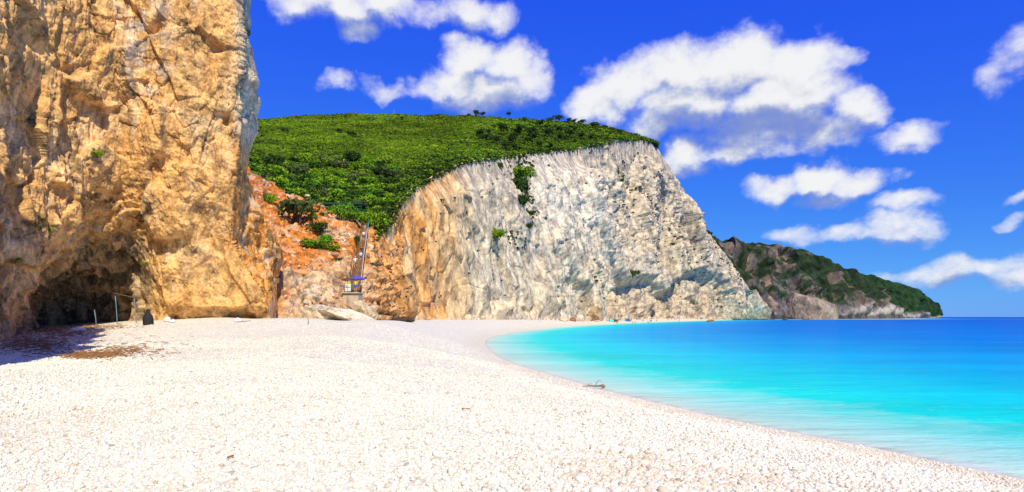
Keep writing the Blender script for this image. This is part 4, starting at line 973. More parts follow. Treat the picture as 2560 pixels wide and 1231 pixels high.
shrub('bush', on_gully(783, 552), 1.0, 1.3, 'maquis', 'small green bush tucked against the right side of the large round bush', i=1)
shrub('bush', on_gully(796, 586), 1.5, 2.0, 'darkleaf', 'dark green domed bush above the low bright bush', i=2)
shrub('low_bush', on_gully(786, 624), 2.1, 1.5, 'bright', 'low bright green bush spreading across the middle of the gully', i=3)
shrub('low_bush', on_gully(815, 608), 1.4, 1.3, 'bright', 'bright green bush right of the dark domed bush', i=1)
shrub('low_bush', on_gully(828, 630), 1.4, 1.0, 'bright', 'bright green bush at the lower right end of the low spreading bush', i=2)
shrub('bush', on_gully(893, 610), .6, 1.3, 'darkleaf', 'dark narrow bush touching the left edge of the stairs', i=1)
shrub('bush', on_gully(846, 658), .75, .8, 'olive', 'small grey green bush above the jutting ledge block', i=2)
shrub('bush', on_gully(679, 515), .8, 1.9, 'maquis', 'green bush at the red slope edge beside the orange cliff flank', i=0)
shrub('bush', on_gully(667, 503), .7, 1.4, 'olive', 'dry grey bush left of the green one by the orange flank', i=3)
shrub('bush', on_gully(731, 690), .9, .4, 'olive', 'flat olive patch of growth on the long red ledge', i=1)
shrub('bush', on_gully(805, 540), .6, .6, 'olive', 'tiny olive bush on the rubble between round bush and green shelter', i=1)
shrub('bush', on_gully(925, 666), .6, .6, 'olive', 'tiny grey green bush on the rock right of the handrail', i=3)
shrub('fig_tree', on_gully(857, 555) + Vector((0, -.5, 0)), 2.0, 3.1, 'bright', 'bright yellow green leafy tree in front of the green shelter', cat='tree', i=2)
shrub('bush', on_gully(886, 562), 1.9, 2.2, 'maquis', 'green bush at the head of the stairs, left side', i=0)
shrub('bush', on_gully(933, 572), 1.7, 3.2, 'maquis', 'tall green bush at the head of the stairs, right side', i=3)
shrub('bush', on_gully(958, 556), 1.9, 2.6, 'darkleaf', 'dark bush on the brink of the orange cliff above the stairs', i=1)
k = 0
ORD = ['first', 'second', 'third', 'fourth', 'fifth', 'sixth', 'seventh', 'eighth', 'ninth', 'tenth', 'eleventh', 'twelfth', 'thirteenth', 'fourteenth', 'fifteenth']
COLW = {'maquis': 'green', 'darkleaf': 'dark green', 'bright': 'bright green', 'olive': 'olive'}
rows_n = -1
for yy in range(408, 560, 19):
    rows_n += 1; cnt = 0
    for xx in range(622, 1000, 27):
        px, py = xx + rgen.uniform(-12, 12), yy + rgen.uniform(-8, 8)
        low = np.interp(px, LOW[:, 0], LOW[:, 1])
        if py > low - 3: continue
        mt_ = ['maquis', 'darkleaf', 'darkleaf', 'bright', 'darkleaf', 'maquis', 'darkleaf', 'olive'][k % 8]
        L = hill_pt(px, py); r = rgen.uniform(.8, 1.6) * (1.5 + .007 * (L.y - 115))
        shrub('shrub', L - Vector((0, 0, .3)), r, r * rgen.uniform(.75, 1.2), mt_, '%s shrub, %s from the tan cliff in the thicket, %s row down' % (COLW[mt_], ORD[cnt], ORD[rows_n]), 'thicket above the gully', i=k); k += 1; cnt += 1
# shrubs on the cliff face
def cliff_at(px, py):
    d2 = (ax - px) ** 2 + (by - py) ** 2; j = np.unravel_index(np.argmin(d2), d2.shape); return Vector(Gd[j]), j
for i, (px, py, r, h, mt, lab) in enumerate([(1297, 452, 4.6, 6.0, 'maquis', 'green bush at the top of the dark growth on the white cliff'), (1290, 485, 4.8, 7.0, 'darkleaf', 'largest dark bush hanging on the white cliff face'), (1283, 518, 3.4, 4.5, 'darkleaf', 'dark bush low in the hanging growth on the white cliff'), (1310, 545, 2.2, 3.0, 'darkleaf', 'small dark bush right below the hanging growth on the white cliff'),
                                             (1214, 605, 2.2, 3.6, 'maquis', 'single green bush low on the white cliff, left of its middle'), (1248, 420, 2.0, 2.4, 'darkleaf', 'dark bush just under the white cliff edge, leftmost of its kind'), (1300, 578, 1.8, 2.2, 'darkleaf', 'lowest dark bush under the hanging growth on the white cliff'), (1574, 690, 3.5, 4.0, 'darkleaf', 'dark bush above the left cave of the white cliff')]):
    L, j = cliff_at(px, py); shrub('cliff_bush', L - Vector((0, 0, h * .3)), r, h, mt, lab, 'bushes on the white cliff', i=i)
# pines along the crest
def pine_mesh(seed):
    rg = np.random.default_rng(seed); Lb = [(*(rg.normal(size=2) * .33), .62 + .25 * rg.random(), rg.uniform(.28, .45), rg.uniform(.28, .45), rg.uniform(.16, .26)) for _ in range(9)]
    Lb += [(0, 0, .55, .55, .55, .3), (0, 0, .9, .3, .3, .14)]
    V, Fq = leaf_cloud(rg, Lb, 420, .085); me = mesh_np('crown', V, Fq, False); me.materials.append(M['darkleaf']); return me
PINES = [pine_mesh(950 + i) for i in range(3)]
TRUNK = tubes_mesh('trunk', [([(0, 0, -.12), (.02, .01, .3), (.0, .03, .75)], [.06, .045, .02]), ([(.01, 0, .3), (.2, .08, .6)], [.03, .012]), ([(.01, 0, .35), (-.2, -.05, .62)], [.03, .012])], 6); TRUNK.materials.append(M['bark'])
PT = [(1257, 338, 26), (1272, 293, 11), (1297, 340, 22), (1283, 358, 22), (1312, 308, 13), (1305, 328, 14), (1327, 342, 20), (1350, 322, 20), (1374, 310, 15), (1396, 308, 18), (1374, 345, 20), (1400, 337, 20), (1403, 356, 18), (1425, 347, 20), (1438, 330, 14), (1334, 353, 16), (1422, 309, 12), (1434, 311, 11), (1455, 314, 13), (1484, 322, 14), (1493, 320, 13), (1511, 323, 9), (1319, 360, 16),
      (1261, 374, 16), (1286, 378, 16), (1349, 370, 15), (1378, 375, 14), (1477, 354, 14), (1191, 293, 15), (1172, 293, 8), (1206, 293, 11), (1199, 350, 24), (1210, 357, 20), (1240, 362, 20), (1281, 362, 20), (1295, 340, 16), (711, 336, 14), (847, 337, 14), (872, 342, 12), (884, 345, 13), (1005, 301, 8), (1452, 350, 15), (1365, 325, 12), (1222, 338, 14), (1235, 322, 10), (1530, 330, 10), (1548, 336, 10)]
lone = {28: 'largest dark round tree on the skyline of the green hill', 29: 'smaller tree just left of the largest skyline tree', 30: 'smaller tree just right of the largest skyline tree', 1: 'single dark tree on the skyline between the two clouds', 36: 'lone dark tree on the left part of the green hill', 37: 'upright dark tree in the middle of the green hill', 38: 'left one of two low dark trees in the middle of the hill', 39: 'right one of two low dark trees in the middle of the hill', 40: 'tiny tree under the skyline in the middle of the hill'}
_rank = sorted(j for j in range(len(PT)) if j not in lone); _rank.sort(key=lambda j: PT[j][0])
def nth(n): return '%d%s' % (n, 'th' if 10 <= n % 100 <= 20 else {1: 'st', 2: 'nd', 3: 'rd'}.get(n % 10, 'th'))
for i, (px, py, hpx) in enumerate(PT):
    L = hill_pt(px, py); hgt = hpx / F * L.y * 1.05
    e = empty('pine_tree', L, i * 1.3); e.scale = (hgt * .82, hgt * .82, hgt)
    tag(e, lone[i] if i in lone else 'dark round-crowned tree, %s from the left among those dotted over the hilltop' % nth(_rank.index(i) + 1), 'tree', None if i in lone else 'trees on the hilltop')
    link('crown', PINES[i % 3], None, e); link('trunk', TRUNK, None, e)

# ------------------------------------------------------------------ beach pebbles
def pebble_mesh(seed, sub=2):
    V, Fc = ico(sub); rg = np.random.default_rng(seed)
    V = V * (1 + .16 * fbm(V * .9 + seed * 5.3, 2, .5, seed))[:, None]
    V = np.sign(V) * np.abs(V) ** .93
    return mesh_np('pebble', V * np.array([1, .78, .55]), Fc, True)
m, t, b_ = mat_new('white_pebble')
oi = t.new('ShaderNodeObjectInfo'); ge = t.new('ShaderNodeNewGeometry')
cc = t.ramp(oi.outputs['Random'], [(0, (.755, .71, .585)), (.35, (.775, .735, .62)), (.6, (.735, .68, .545)), (.9, (.755, .705, .58)), (.965, (.68, .58, .45)), (.99, (.54, .43, .31)), (1.0, (.38, .33, .28))])
f = t.remap(t.noise(ge.outputs['Position'], 40, 4), .3, .7, .92, 1.05)
t.put(b_.inputs['Base Color'], t.mix(1.0, cc, t.comb(f, f, f), 'MULTIPLY')); b_.inputs['Roughness'].default_value = .9; b_.inputs['Specular IOR Level'].default_value = .06
M['pebble'] = m
def pebbles():
    rg = np.random.default_rng(99); out = []
    for (r0, r1, den) in [(5.6, 9, 540), (9, 14, 400), (14, 22, 170), (22, 36, 50), (36, 55, 10)]:
        n = int(den * (r1 * r1 - r0 * r0) * .93)
        Y = np.sqrt(rg.uniform(r0 * r0, r1 * r1, n)); X = rg.uniform(-.93, .93, n) * Y; out.append(np.stack([X, Y], -1))
    Q = np.concatenate(out); d = shore_d(Q); Q = Q[d > .12]; d = d[d > .12]
    px = CX + F * Q[:, 0] / Q[:, 1]; ok = (px > -140) & (px < 2700); Q = Q[ok]; d = d[ok]
    n = len(Q); z = ground_z(Q, d)
    p3 = np.stack([Q[:, 0], Q[:, 1], 0 * z], -1)
    r = np.exp(rg.normal(0, .36, n)) * .0235 * np.interp(Q[:, 1], [6, 14, 30, 55], [1, 1.0, 1.2, 1.4]) * (1 + .55 * fbm(p3 * .25, 3, .5, 881)) * np.interp(d, [.1, 2.5], [.6, 1])
    r = np.clip(r, .012, .11)
    V = np.stack([Q[:, 0], Q[:, 1], z + r * rg.uniform(-.05, .35, n)], -1)
    rot = np.stack([rg.normal(0, .3, n), rg.normal(0, .3, n), rg.uniform(0, 6.3, n)], -1)
    tan_ = SS(.0, .45, fbm(p3 * np.array([.22, .35, 1]), 4, .6, 883) + .5 * np.exp(-((d - 1.0) / .8) ** 2))
    return V, r, rot, rg.integers(0, 5, n) + 5 * (rg.random(n) < tan_ * .6), d
PV, PR, PROT, PK, PD = pebbles()
PB = [pebble_mesh(60 + i) for i in range(5)]
for x in PB: x.materials.append(M['pebble'])
M['pebble_tan'] = M['pebble'].copy(); M['pebble_tan'].name = 'tan_pebble'
for nd in M['pebble_tan'].node_tree.nodes:
    if nd.type == 'VALTORGB':
        for e_, c_ in zip(nd.color_ramp.elements, [(.72, .63, .50), (.70, .60, .46), (.64, .52, .38), (.70, .61, .48), (.58, .44, .30), (.48, .35, .23), (.34, .28, .22)]): e_.color = (*c_, 1)
for i in range(5): x = PB[i].copy(); x.materials.clear(); x.materials.append(M['pebble_tan']); PB.append(x)
row = CY - F * (PV[:, 2] - H) / PV[:, 1]; col_ = CX + F * PV[:, 0] / PV[:, 1]
show = PR / PV[:, 1] * ((row < 1225) & (col_ > 10) & (col_ < 2550))
own = np.argsort(-show)[:300]
for i in own:
    o = link('pebble', PB[PK[i]], None, beach); o.location = PV[i]; o.rotation_euler = PROT[i]; o.scale = (PR[i],) * 3
rest = np.ones(len(PV), bool); rest[own] = False
scatter_object('pebble_cover', PV[rest], np.repeat(PR[rest][:, None], 3, 1), PROT[rest], PK[rest], [(x, M['pebble']) for x in PB], '', '', beach)

# ------------------------------------------------------------------ small built things
def box_mesh(sx, sy, sz, bev=.01, cz=0.0):
    bm = bmesh.new(); bmesh.ops.create_cube(bm, size=1)
    bmesh.ops.scale(bm, vec=(sx, sy, sz), verts=bm.verts); bmesh.ops.translate(bm, vec=(0, 0, cz), verts=bm.verts)
    if bev: bmesh.ops.bevel(bm, geom=bm.edges[:], offset=bev, segments=1, affect='EDGES')
    me = bpy.data.meshes.new('box'); bm.to_mesh(me); bm.free(); return me
M['wood'] = mat_plain('weathered_wood', (.30, .165, .08), .85, .35, 3); M['palewood'] = mat_plain('pale_rail_wood', (.62, .52, .42), .8, .2, 3); M['darkwood'] = mat_plain('dark_wood', (.17, .085, .04), .85, .3, 3)
M['concrete'] = mat_plain('concrete', (.50, .40, .29), .9, .2, 2, bump=.4); M['greenpaint'] = mat_plain('dark_green_paint', (.010, .060, .028), .6, .2, 3); M['teal'] = mat_plain('teal_paint', (.08, .30, .27), .5)
M['steel'] = mat_plain('blue_grey_steel', (.13, .22, .30), .5, .2, 6, .5); M['grey'] = mat_plain('weathered_grey', (.30, .29, .27), .8)
M['purple'] = mat_plain('purple_canvas', (.10, .075, .42), .8); M['whitecloth'] = mat_plain('white_cloth', (.75, .75, .74), .85); M['yellow'] = mat_plain('yellow_cloth', (.66, .62, .03), .8); M['bluecloth'] = mat_plain('blue_cloth', (.03, .13, .55), .8)
M['khaki'] = mat_plain('khaki_cloth', (.45, .33, .14), .85); M['black'] = mat_plain('black_cloth', (.018, .02, .022), .8); M['skin'] = mat_plain('tanned_skin', (.52, .28, .17), .6); M['hair'] = mat_plain('dark_hair', (.04, .025, .018), .7); M['greyhair'] = mat_plain('grey_hair', (.45, .43, .42), .8)
M['tealcloth'] = mat_plain('turquoise_cloth', (.10, .62, .58), .8); M['redcloth'] = mat_plain('red_cloth', (.55, .05, .04), .8); M['skyblue'] = mat_plain('sky_blue_canvas', (.12, .36, .80), .8); M['lilac'] = mat_plain('pale_plastic', (.62, .64, .80), .5)
M['rust'] = mat_plain('rusty_brown', (.28, .12, .05), .8)

# ---- staircase
PATH = [pt(886, 736, 81.5), pt(891, 692, 87), pt(897.5, 650, 93.5), pt(906, 604, 102), pt(912, 556, 112.5)]
WID = [1.45, 1.35, 1.25, 1.15, 1.05]
def along(t):
    i = min(int(t * 4), 3); f = t * 4 - i; return PATH[i].lerp(PATH[i + 1], f), lerp(WID[i], WID[i + 1], f), (PATH[i + 1] - PATH[i])
stair = empty('staircase', PATH[0]); tag(stair, 'long steep wooden staircase climbing from the beach up the gully', 'staircase')
TREAD = box_mesh(1.2, .34, .07, .012)
NT_ = 74
for i in range(NT_):
    p_, w_, d_ = along((i + .5) / NT_); o = link('tread', TREAD, M['wood'], stair)
    o.location = p_ - PATH[0]; o.rotation_euler = (0, 0, math.atan2(-d_.x, d_.y)); o.scale = (w_ / 1.2, 1, 1)
for sgn in (-1, 1):
    pts_ = []
    for i in range(5):
        p_, w_, d_ = along(i / 4); s_ = Vector((d_.y, -d_.x, 0)).normalized(); pts_.append(p_ - PATH[0] + s_ * sgn * (w_ / 2 + .05) - Vector((0, 0, .12)))
    V_ = []; Fc_ = []
    for q_ in pts_:
        for dx, dz in ((-.04, -.18), (.04, -.18), (.04, .18), (-.04, .18)): V_.append((q_.x + dx, q_.y, q_.z + dz))
    for i in range(4):
        for k2 in range(4): Fc_.append((i * 4 + k2, i * 4 + (k2 + 1) % 4, i * 4 + 4 + (k2 + 1) % 4, i * 4 + 4 + k2))
    Fc_ += [(3, 2, 1, 0), (16, 17, 18, 19)]
    me = bpy.data.meshes.new('stringer'); me.from_pydata(V_, [], Fc_); link('stringer', me, M['darkwood'], stair)
rail_pts = []
for i in range(17):
    p_, w_, d_ = along(i / 16 * .84); s_ = Vector((d_.y, -d_.x, 0)).normalized(); b0_ = p_ - PATH[0] + s_ * (w_ / 2 + .14); rail_pts.append(b0_)
hr = link('handrail', tubes_mesh('handrail', [([p_ + Vector((0, 0, 1.05)) for p_ in rail_pts], .055)], 6), M['palewood'], stair)
V_ = []; Fc_ = []
for p_ in rail_pts: V_ += [(p_.x, p_.y, p_.z + .1), (p_.x, p_.y, p_.z + .98), (p_.x + .04, p_.y, p_.z + .98), (p_.x + .04, p_.y, p_.z + .1)]
for i in range(16):
    for k2 in range(4): Fc_.append((i * 4 + k2, i * 4 + 4 + k2, i * 4 + 4 + (k2 + 1) % 4, i * 4 + (k2 + 1) % 4))
Fc_ += [(0, 1, 2, 3), (67, 66, 65, 64)]
me = bpy.data.meshes.new('board'); me.from_pydata(V_, [], Fc_); link('side_board', me, M['darkwood'], stair)
POST = tubes_mesh('post', [([(0, 0, -.6), (0, 0, 1.1)], .05)], 6)
for i in range(0, 17, 2):
    o = link('post', POST, M['darkwood'], hr); o.location = rail_pts[i]
top_ = []
for i in range(5):
    p_, w_, d_ = along(.84 + i / 4 * .16); s_ = Vector((d_.y, -d_.x, 0)).normalized(); top_.append(p_ - PATH[0] + s_ * (w_ / 2 + .25) + Vector((0, 0, 1.0)))
link('upper_rail', tubes_mesh('rail', [(top_, .04), ([p_ - Vector((0, 0, .5)) for p_ in top_], .03), ([top_[0], top_[0] - Vector((0, 0, 1.2))], .04), ([top_[2], top_[2] - Vector((0, 0, 1.2))], .04), ([top_[4], top_[4] - Vector((0, 0, 1.2))], .04)], 6), M['teal'], stair, )
# ---- landing
ld = empty('concrete_landing', pt(877, 752, 79.6)); tag(ld, 'pale concrete landing block at the foot of the wooden staircase', 'landing')
o = link('slab', box_mesh(2.25, 2.6, .16, .02), M['concrete'], ld); o.location = (0, .9, 1.02)
o = link('retaining_wall', box_mesh(2.1, 2.3, 1.9, .03), M['concrete'], ld); o.location = (0, 1.0, -.03)
for dx in (-1.05, -.35):
    o = link('railing_post', tubes_mesh('p', [([(0, 0, 0), (0, 0, 1.0)], .03)], 6), M['grey'], ld); o.location = (dx, -.3, 1.05)
link('railing_bar', tubes_mesh('p', [([(-1.05, -.3, 2.03), (-.35, -.3, 2.03)], .03)], 6), M['grey'], ld)
# low concrete ramp wall beside it
rw = link('ramp_wall', box_mesh(4.2, .5, .9, .03), M['concrete']); rw.location = pt(830, 758, 78.5); rw.rotation_euler = (0, math.radians(-12), .05)
tag(rw, 'low sloping concrete ramp wall left of the landing block', 'wall')
# ---- parasols
def parasol(name, loc, r, hgt, mats, label, group=None, ribs=8, low=False):
    e = empty(name, loc); tag(e, label, 'parasol', group)
    n = ribs * 2; V_ = [(0, 0, hgt)]; rings = 5
    for k2 in range(1, rings + 1):
        f = k2 / rings
        for i in range(n):
            a_ = 2 * math.pi * i / n; sag = .04 * r * (i % 2) * f
            V_.append((r * f * math.cos(a_), r * f * math.sin(a_), hgt - .42 * r * f ** 1.6 - sag))
    for i in range(n):
        a_ = 2 * math.pi * i / n; V_.append((r * math.cos(a_), r * math.sin(a_), hgt - .42 * r - .12 * r))
    Fc_ = [(0, 1 + i, 1 + (i + 1) % n) for i in range(n)]
    for k2 in range(rings):
        for i in range(n): Fc_.append((1 + k2 * n + i, 1 + (k2 + 1) * n + i, 1 + (k2 + 1) * n + (i + 1) % n, 1 + k2 * n + (i + 1) % n))
    me = bpy.data.meshes.new('canopy'); me.from_pydata(V_, [], Fc_); cn = link('canopy', me, M[mats[0]], e)
    if len(mats) > 1:
        me.materials.append(M[mats[1]])
        for f in me.polygons:
            c_ = f.center; f.material_index = int((math.atan2(c_.y, c_.x) % (2 * math.pi)) / (math.pi / 4)) % 2
    link('pole', tubes_mesh('pole', [([(0, 0, -.2), (0, 0, hgt + .08)], .03)], 6), M['grey'], e)
    rb = tubes_mesh('rib', [([(.02, 0, hgt - .05), (r * .97, 0, hgt - .42 * r - .03)], .012)], 4)
    if not low:
        for i in range(ribs):
            o = link('rib', rb, M['grey'], cn); o.rotation_euler = (0, 0, 2 * math.pi * i / ribs)
    return e
parasol('parasol', pt(893, 737, 80.4), .98, 2.55, ['purple'], 'purple blue parasol over the landing at the foot of the stairs')
# ---- people
def person_mesh(pose, sub=2):
    """one continuous skinned body about 1.72 m tall standing on z=0, facing -y"""
    hip, kn, an = .90, .48, .07
    J = {'pel': (0, 0, .95, .145), 'wst': (0, 0, 1.10, .13), 'chs': (0, -.01, 1.30, .16), 'nck': (0, .0, 1.48, .055), 'hd0': (0, -.015, 1.56, .085), 'hd1': (0, -.02, 1.66, .10), 'hd2': (0, -.01, 1.72, .06)}
    E = [('pel', 'wst'), ('wst', 'chs'), ('chs', 'nck'), ('nck', 'hd0'), ('hd0', 'hd1'), ('hd1', 'hd2')]
    def leg(sd, k, a_, toe): J['h' + sd] = (.1 * (1 if sd == 'R' else -1), 0, .88, .095); J['k' + sd] = (*k, .06); J['a' + sd] = (*a_, .042); J['t' + sd] = (*toe, .038); E.extend([('pel', 'h' + sd), ('h' + sd, 'k' + sd), ('k' + sd, 'a' + sd), ('a' + sd, 't' + sd)])
    def arm(sd, e_, w_, f_): J['s' + sd] = (.19 * (1 if sd == 'R' else -1), 0, 1.40, .06); J['e' + sd] = (*e_, .042); J['w' + sd] = (*w_, .03); J['f' + sd] = (*f_, .028); E.extend([('chs', 's' + sd), ('s' + sd, 'e' + sd), ('e' + sd, 'w' + sd), ('w' + sd, 'f' + sd)])
    if pose == 'stand':
        leg('R', (.11, -.01, .48), (.11, .02, .08), (.13, -.13, .04)); leg('L', (-.11, -.01, .48), (-.11, .02, .08), (-.13, -.13, .04)); arm('R', (.26, .03, 1.13), (.27, -.04, .88), (.27, -.06, .78)); arm('L', (-.26, .03, 1.13), (-.27, -.04, .88), (-.27, -.06, .78))
    elif pose == 'climb':       # mid-step up a stair, facing +y
        leg('R', (.11, .25, .62), (.11, .14, .30), (.12, .29, .25)); leg('L', (-.11, .03, .48), (-.11, -.12, .08), (-.12, .03, .04)); arm('R', (.27, .12, 1.15), (.30, .32, 1.05), (.31, .41, 1.05)); arm('L', (-.26, -.06, 1.13), (-.27, .03, .88), (-.27, .06, .78))
        for k2 in ('chs', 'nck', 'hd0', 'hd1', 'hd2', 'sR', 'sL'): x_, y_, z_, r_ = J[k2]; J[k2] = (x_, y_ + .10 * (z_ - .9), z_, r_)
    elif pose == 'raise':
        leg('R', (.11, -.01, .48), (.11, .02, .08), (.13, -.13, .04)); leg('L', (-.11, -.01, .48), (-.13, .02, .08), (-.14, -.13, .04)); arm('R', (.33, -.05, 1.60), (.36, -.10, 1.84), (.37, -.12, 1.93)); arm('L', (-.25, .03, 1.13), (-.27, -.08, .90), (-.27, -.12, .81))
    elif pose == 'sit':
        J.update({'pel': (0, .05, .14, .145), 'wst': (0, .08, .29, .13), 'chs': (0, .10, .50, .155), 'nck': (0, .07, .68, .055), 'hd0': (0, .05, .76, .085), 'hd1': (0, .04, .86, .10), 'hd2': (0, .05, .92, .06)})
        for sd, s_ in (('R', 1), ('L', -1)):
            J['h' + sd] = (.1 * s_, 0, .14, .09); J['k' + sd] = (.13 * s_, -.38, .42, .06); J['a' + sd] = (.12 * s_, -.62, .07, .042); J['t' + sd] = (.12 * s_, -.76, .05, .036); E.extend([('pel', 'h' + sd), ('h' + sd, 'k' + sd), ('k' + sd, 'a' + sd), ('a' + sd, 't' + sd)])
            J['s' + sd] = (.19 * s_, .09, .60, .06); J['e' + sd] = (.24 * s_, -.10, .44, .042); J['w' + sd] = (.15 * s_, -.32, .46, .03); J['f' + sd] = (.12 * s_, -.40, .46, .028); E.extend([('chs', 's' + sd), ('s' + sd, 'e' + sd), ('e' + sd, 'w' + sd), ('w' + sd, 'f' + sd)])
    names = list(J); me = bpy.data.meshes.new('body'); me.from_pydata([J[k2][:3] for k2 in names], [(names.index(a_), names.index(b2)) for a_, b2 in E], [])
    o = bpy.data.objects.new('tmp', me); COL.objects.link(o)
    sk = o.modifiers.new('skin', 'SKIN'); sd_ = me.skin_vertices[0].data
    for i, k2 in enumerate(names): sd_[i].radius = (J[k2][3], J[k2][3] * (.72 if k2 in ('pel', 'wst', 'chs') else 1)); sd_[i].use_root = (k2 == 'pel')
    ss = o.modifiers.new('sub', 'SUBSURF'); ss.levels = sub; ss.render_levels = sub
    dg = bpy.context.evaluated_depsgraph_get(); out = bpy.data.meshes.new_from_object(o.evaluated_get(dg))
    bpy.data.objects.remove(o); out.polygons.foreach_set('use_smooth', [True] * len(out.polygons))
    return out
BODY = {k2: person_mesh(k2, 2) for k2 in ('stand', 'climb', 'raise', 'sit')}
def person(loc, pose, shirt, shorts, label, rz=0.0, hair='hair', hat=None, group=None, scale=1.0, legs=None):
    me = BODY[pose].copy(); me.materials.clear()
    for m_ in ('skin', shirt or 'skin', shorts or 'skin'): me.materials.append(M[m_])
    z0, z1, z2 = (.72, 1.02, 1.46) if pose != 'sit' else (.0, .24, .66)
    for f in me.polygons:
        c_ = f.center
        if pose == 'sit': f.material_index = 1 if (c_.y > -.06 and z1 < c_.z < z2 and abs(c_.x) < .3) else (2 if c_.z <= z1 and c_.y > -.22 else 0)
        else:
            arm_ = abs(c_.x) > .235
            f.material_index = 1 if (z1 <= c_.z < z2 and not (arm_ and c_.z < 1.2)) else (2 if (legs or z0) * .85 < c_.z < z1 and not arm_ else 0)
    e = empty('person', loc, rz); e.scale = (scale,) * 3; tag(e, label, 'person', group)
    link('body', me, None, e)
    hz = {'stand': (0, -.0, 1.66), 'raise': (0, 0, 1.66), 'climb': (0, .06, 1.66), 'sit': (0, .06, .86)}[pose]
    bm = bmesh.new(); bmesh.ops.create_uvsphere(bm, u_segments=12, v_segments=8, radius=.118)
    for v in bm.verts:
        v.co.y *= 1.08
        if v.co.z < -.03 and v.co.y < 0: v.co *= .82
        v.co.z = v.co.z * .95 + .025
    hm = bpy.data.meshes.new('hair'); bm.to_mesh(hm); bm.free(); o = link('hair', hm, M[hair], e); o.location = (hz[0], hz[1] + .018, hz[2])
    if hat:
        bm = bmesh.new(); bmesh.ops.create_cone(bm, cap_ends=True, segments=14, radius1=.20, radius2=.19, depth=.015); bmesh.ops.create_cone(bm, cap_ends=True, segments=14, radius1=.125, radius2=.09, depth=.12, matrix=Matrix.Translation((0, 0, .06)))
        hm = bpy.data.meshes.new('hat'); bm.to_mesh(hm); bm.free(); o = link('hat', hm, M[hat], e); o.location = (hz[0], hz[1], hz[2] + .06)
    return e
def step(t): p_, w_, d_ = along(t); return p_ + Vector((0, 0, .04)), w_
L, w_ = step(.36); person(L + Vector((-.35, 0, 0)), 'climb', 'whitecloth', 'khaki', 'grey-haired person in pale shirt and khaki shorts climbing the stairs', hair='greyhair', scale=1.08)
L, w_ = step(.46); person(L + Vector((.35, 0, 0)), 'climb', 'lilac', 'bluecloth', 'person in pale lilac top at the handrail, just above the khaki shorts', hair='hair')
L, w_ = step(.53); person(L + Vector((.35, 0, 0)), 'climb', 'black', 'black', 'person dressed in black halfway up the stairs')
L, w_ = step(.755); person(L + Vector((.2, 0, 0)), 'climb', 'whitecloth', 'bluecloth', 'person in white top and blue shorts high up on the stairs')
L, w_ = step(.84); person(L + Vector((.3, 0, 0)), 'climb', 'grey', 'grey', 'topmost person on the stairs, in grey')
ldz = ld.location.z + 1.10
person((ld.location.x - .35, ld.location.y + .35, ldz), 'stand', 'yellow', 'khaki', 'person in yellow top and blue hat behind the white notice board', hat='bluecloth')
person((ld.location.x + .62, ld.location.y + .1, ldz), 'stand', 'yellow', 'bluecloth', 'person in yellow shirt and blue shorts under the purple parasol', rz=math.pi, hair='greyhair')
person((ld.location.x + .35, ld.location.y + 1.3, ldz), 'climb', 'whitecloth', 'lilac', 'person in white starting up the stairs under the purple parasol', hat='whitecloth')
L = gully_pt(868, 556); person(L + Vector((0, -.3, .5)), 'raise', 'whitecloth', 'redcloth', 'person in white with one arm raised beside the bright leafy tree', scale=1.05)
L = gully_pt(853, 551); person(L + Vector((0, -.3, .5)), 'stand', 'bluecloth', 'black', 'person in dark blue left of the one with a raised arm')
nb = empty('notice_board', (ld.location.x - .35, ld.location.y - .1, ldz)); tag(nb, 'white notice board standing on the landing edge', 'board')
o = link('panel', box_mesh(.75, .04, .95, .01), M['whitecloth'], nb); o.location = (0, 0, .62)
for i in range(3):
    o = link('panel_strip', box_mesh(.6, .01, .12, .0), M[['yellow', 'teal', 'lilac'][i]], nb); o.location = (0, -.027, .9 - .26 * i)
for dx in (-.3, .3):
    o = link('leg', box_mesh(.05, .05, .3, .005), M['grey'], nb); o.location = (dx, 0, .1)
# ---- green shelter at the head of the gully
sh = empty('green_shelter', pt(858, 538, 117.5)); tag(sh, 'dark green roofed shelter half hidden by bushes above the gully', 'shelter')
o = link('roof', box_mesh(7.6, 3.2, .22, .03), M['greenpaint'], sh); o.location = (0, 1.2, 2.35); o.rotation_euler = (math.radians(6), math.radians(1), 0)
o = link('fascia', box_mesh(7.7, .08, .38, .01), M['greenpaint'], sh); o.location = (0, -.45, 2.2)
for i in range(5):
    o = link('post', box_mesh(.14, .14, 2.4, .01), M['greenpaint'], sh); o.location = (-3.6 + 1.8 * i, -.3, 1.05)
for i in range(4):
    o = link('rail_board', box_mesh(7.3, .05, .16, .01), M['greenpaint'], sh); o.location = (0, -.3, .35 + .42 * i)
o = link('back_wall', box_mesh(7.4, .1, 2.4, .01), M['greenpaint'], sh); o.location = (0, 2.7, 1.05)
# ---- poles on the skyline
for i, (px, py, hpx, lab) in enumerate([(735, 292, 9, 'thin utility pole on the skyline, leftmost on the green hill'), (886, 287, 13, 'tall thin utility pole on the skyline, second from the tan cliff'), (985, 288, 13, 'pale thin pole on the skyline, third from the tan cliff'), (1382, 304, 12, 'thin pole on the skyline among the hilltop trees'), (1472, 312, 9, 'short thin pole near the right end of the hill skyline')]):
    L = hill_pt(px, py); h_ = hpx / F * L.y
    e = empty('utility_pole', L); tag(e, lab, 'pole', 'poles on the skyline')
    link('pole', tubes_mesh('p', [([(0, 0, -1), (0, 0, h_)], [.14, .10])], 6), M['grey' if i in (2,) else 'darkwood'], e)
    o = link('crossarm', box_mesh(1.1, .12, .12, .01), M['darkwood'], e); o.location = (0, 0, h_ * .93)
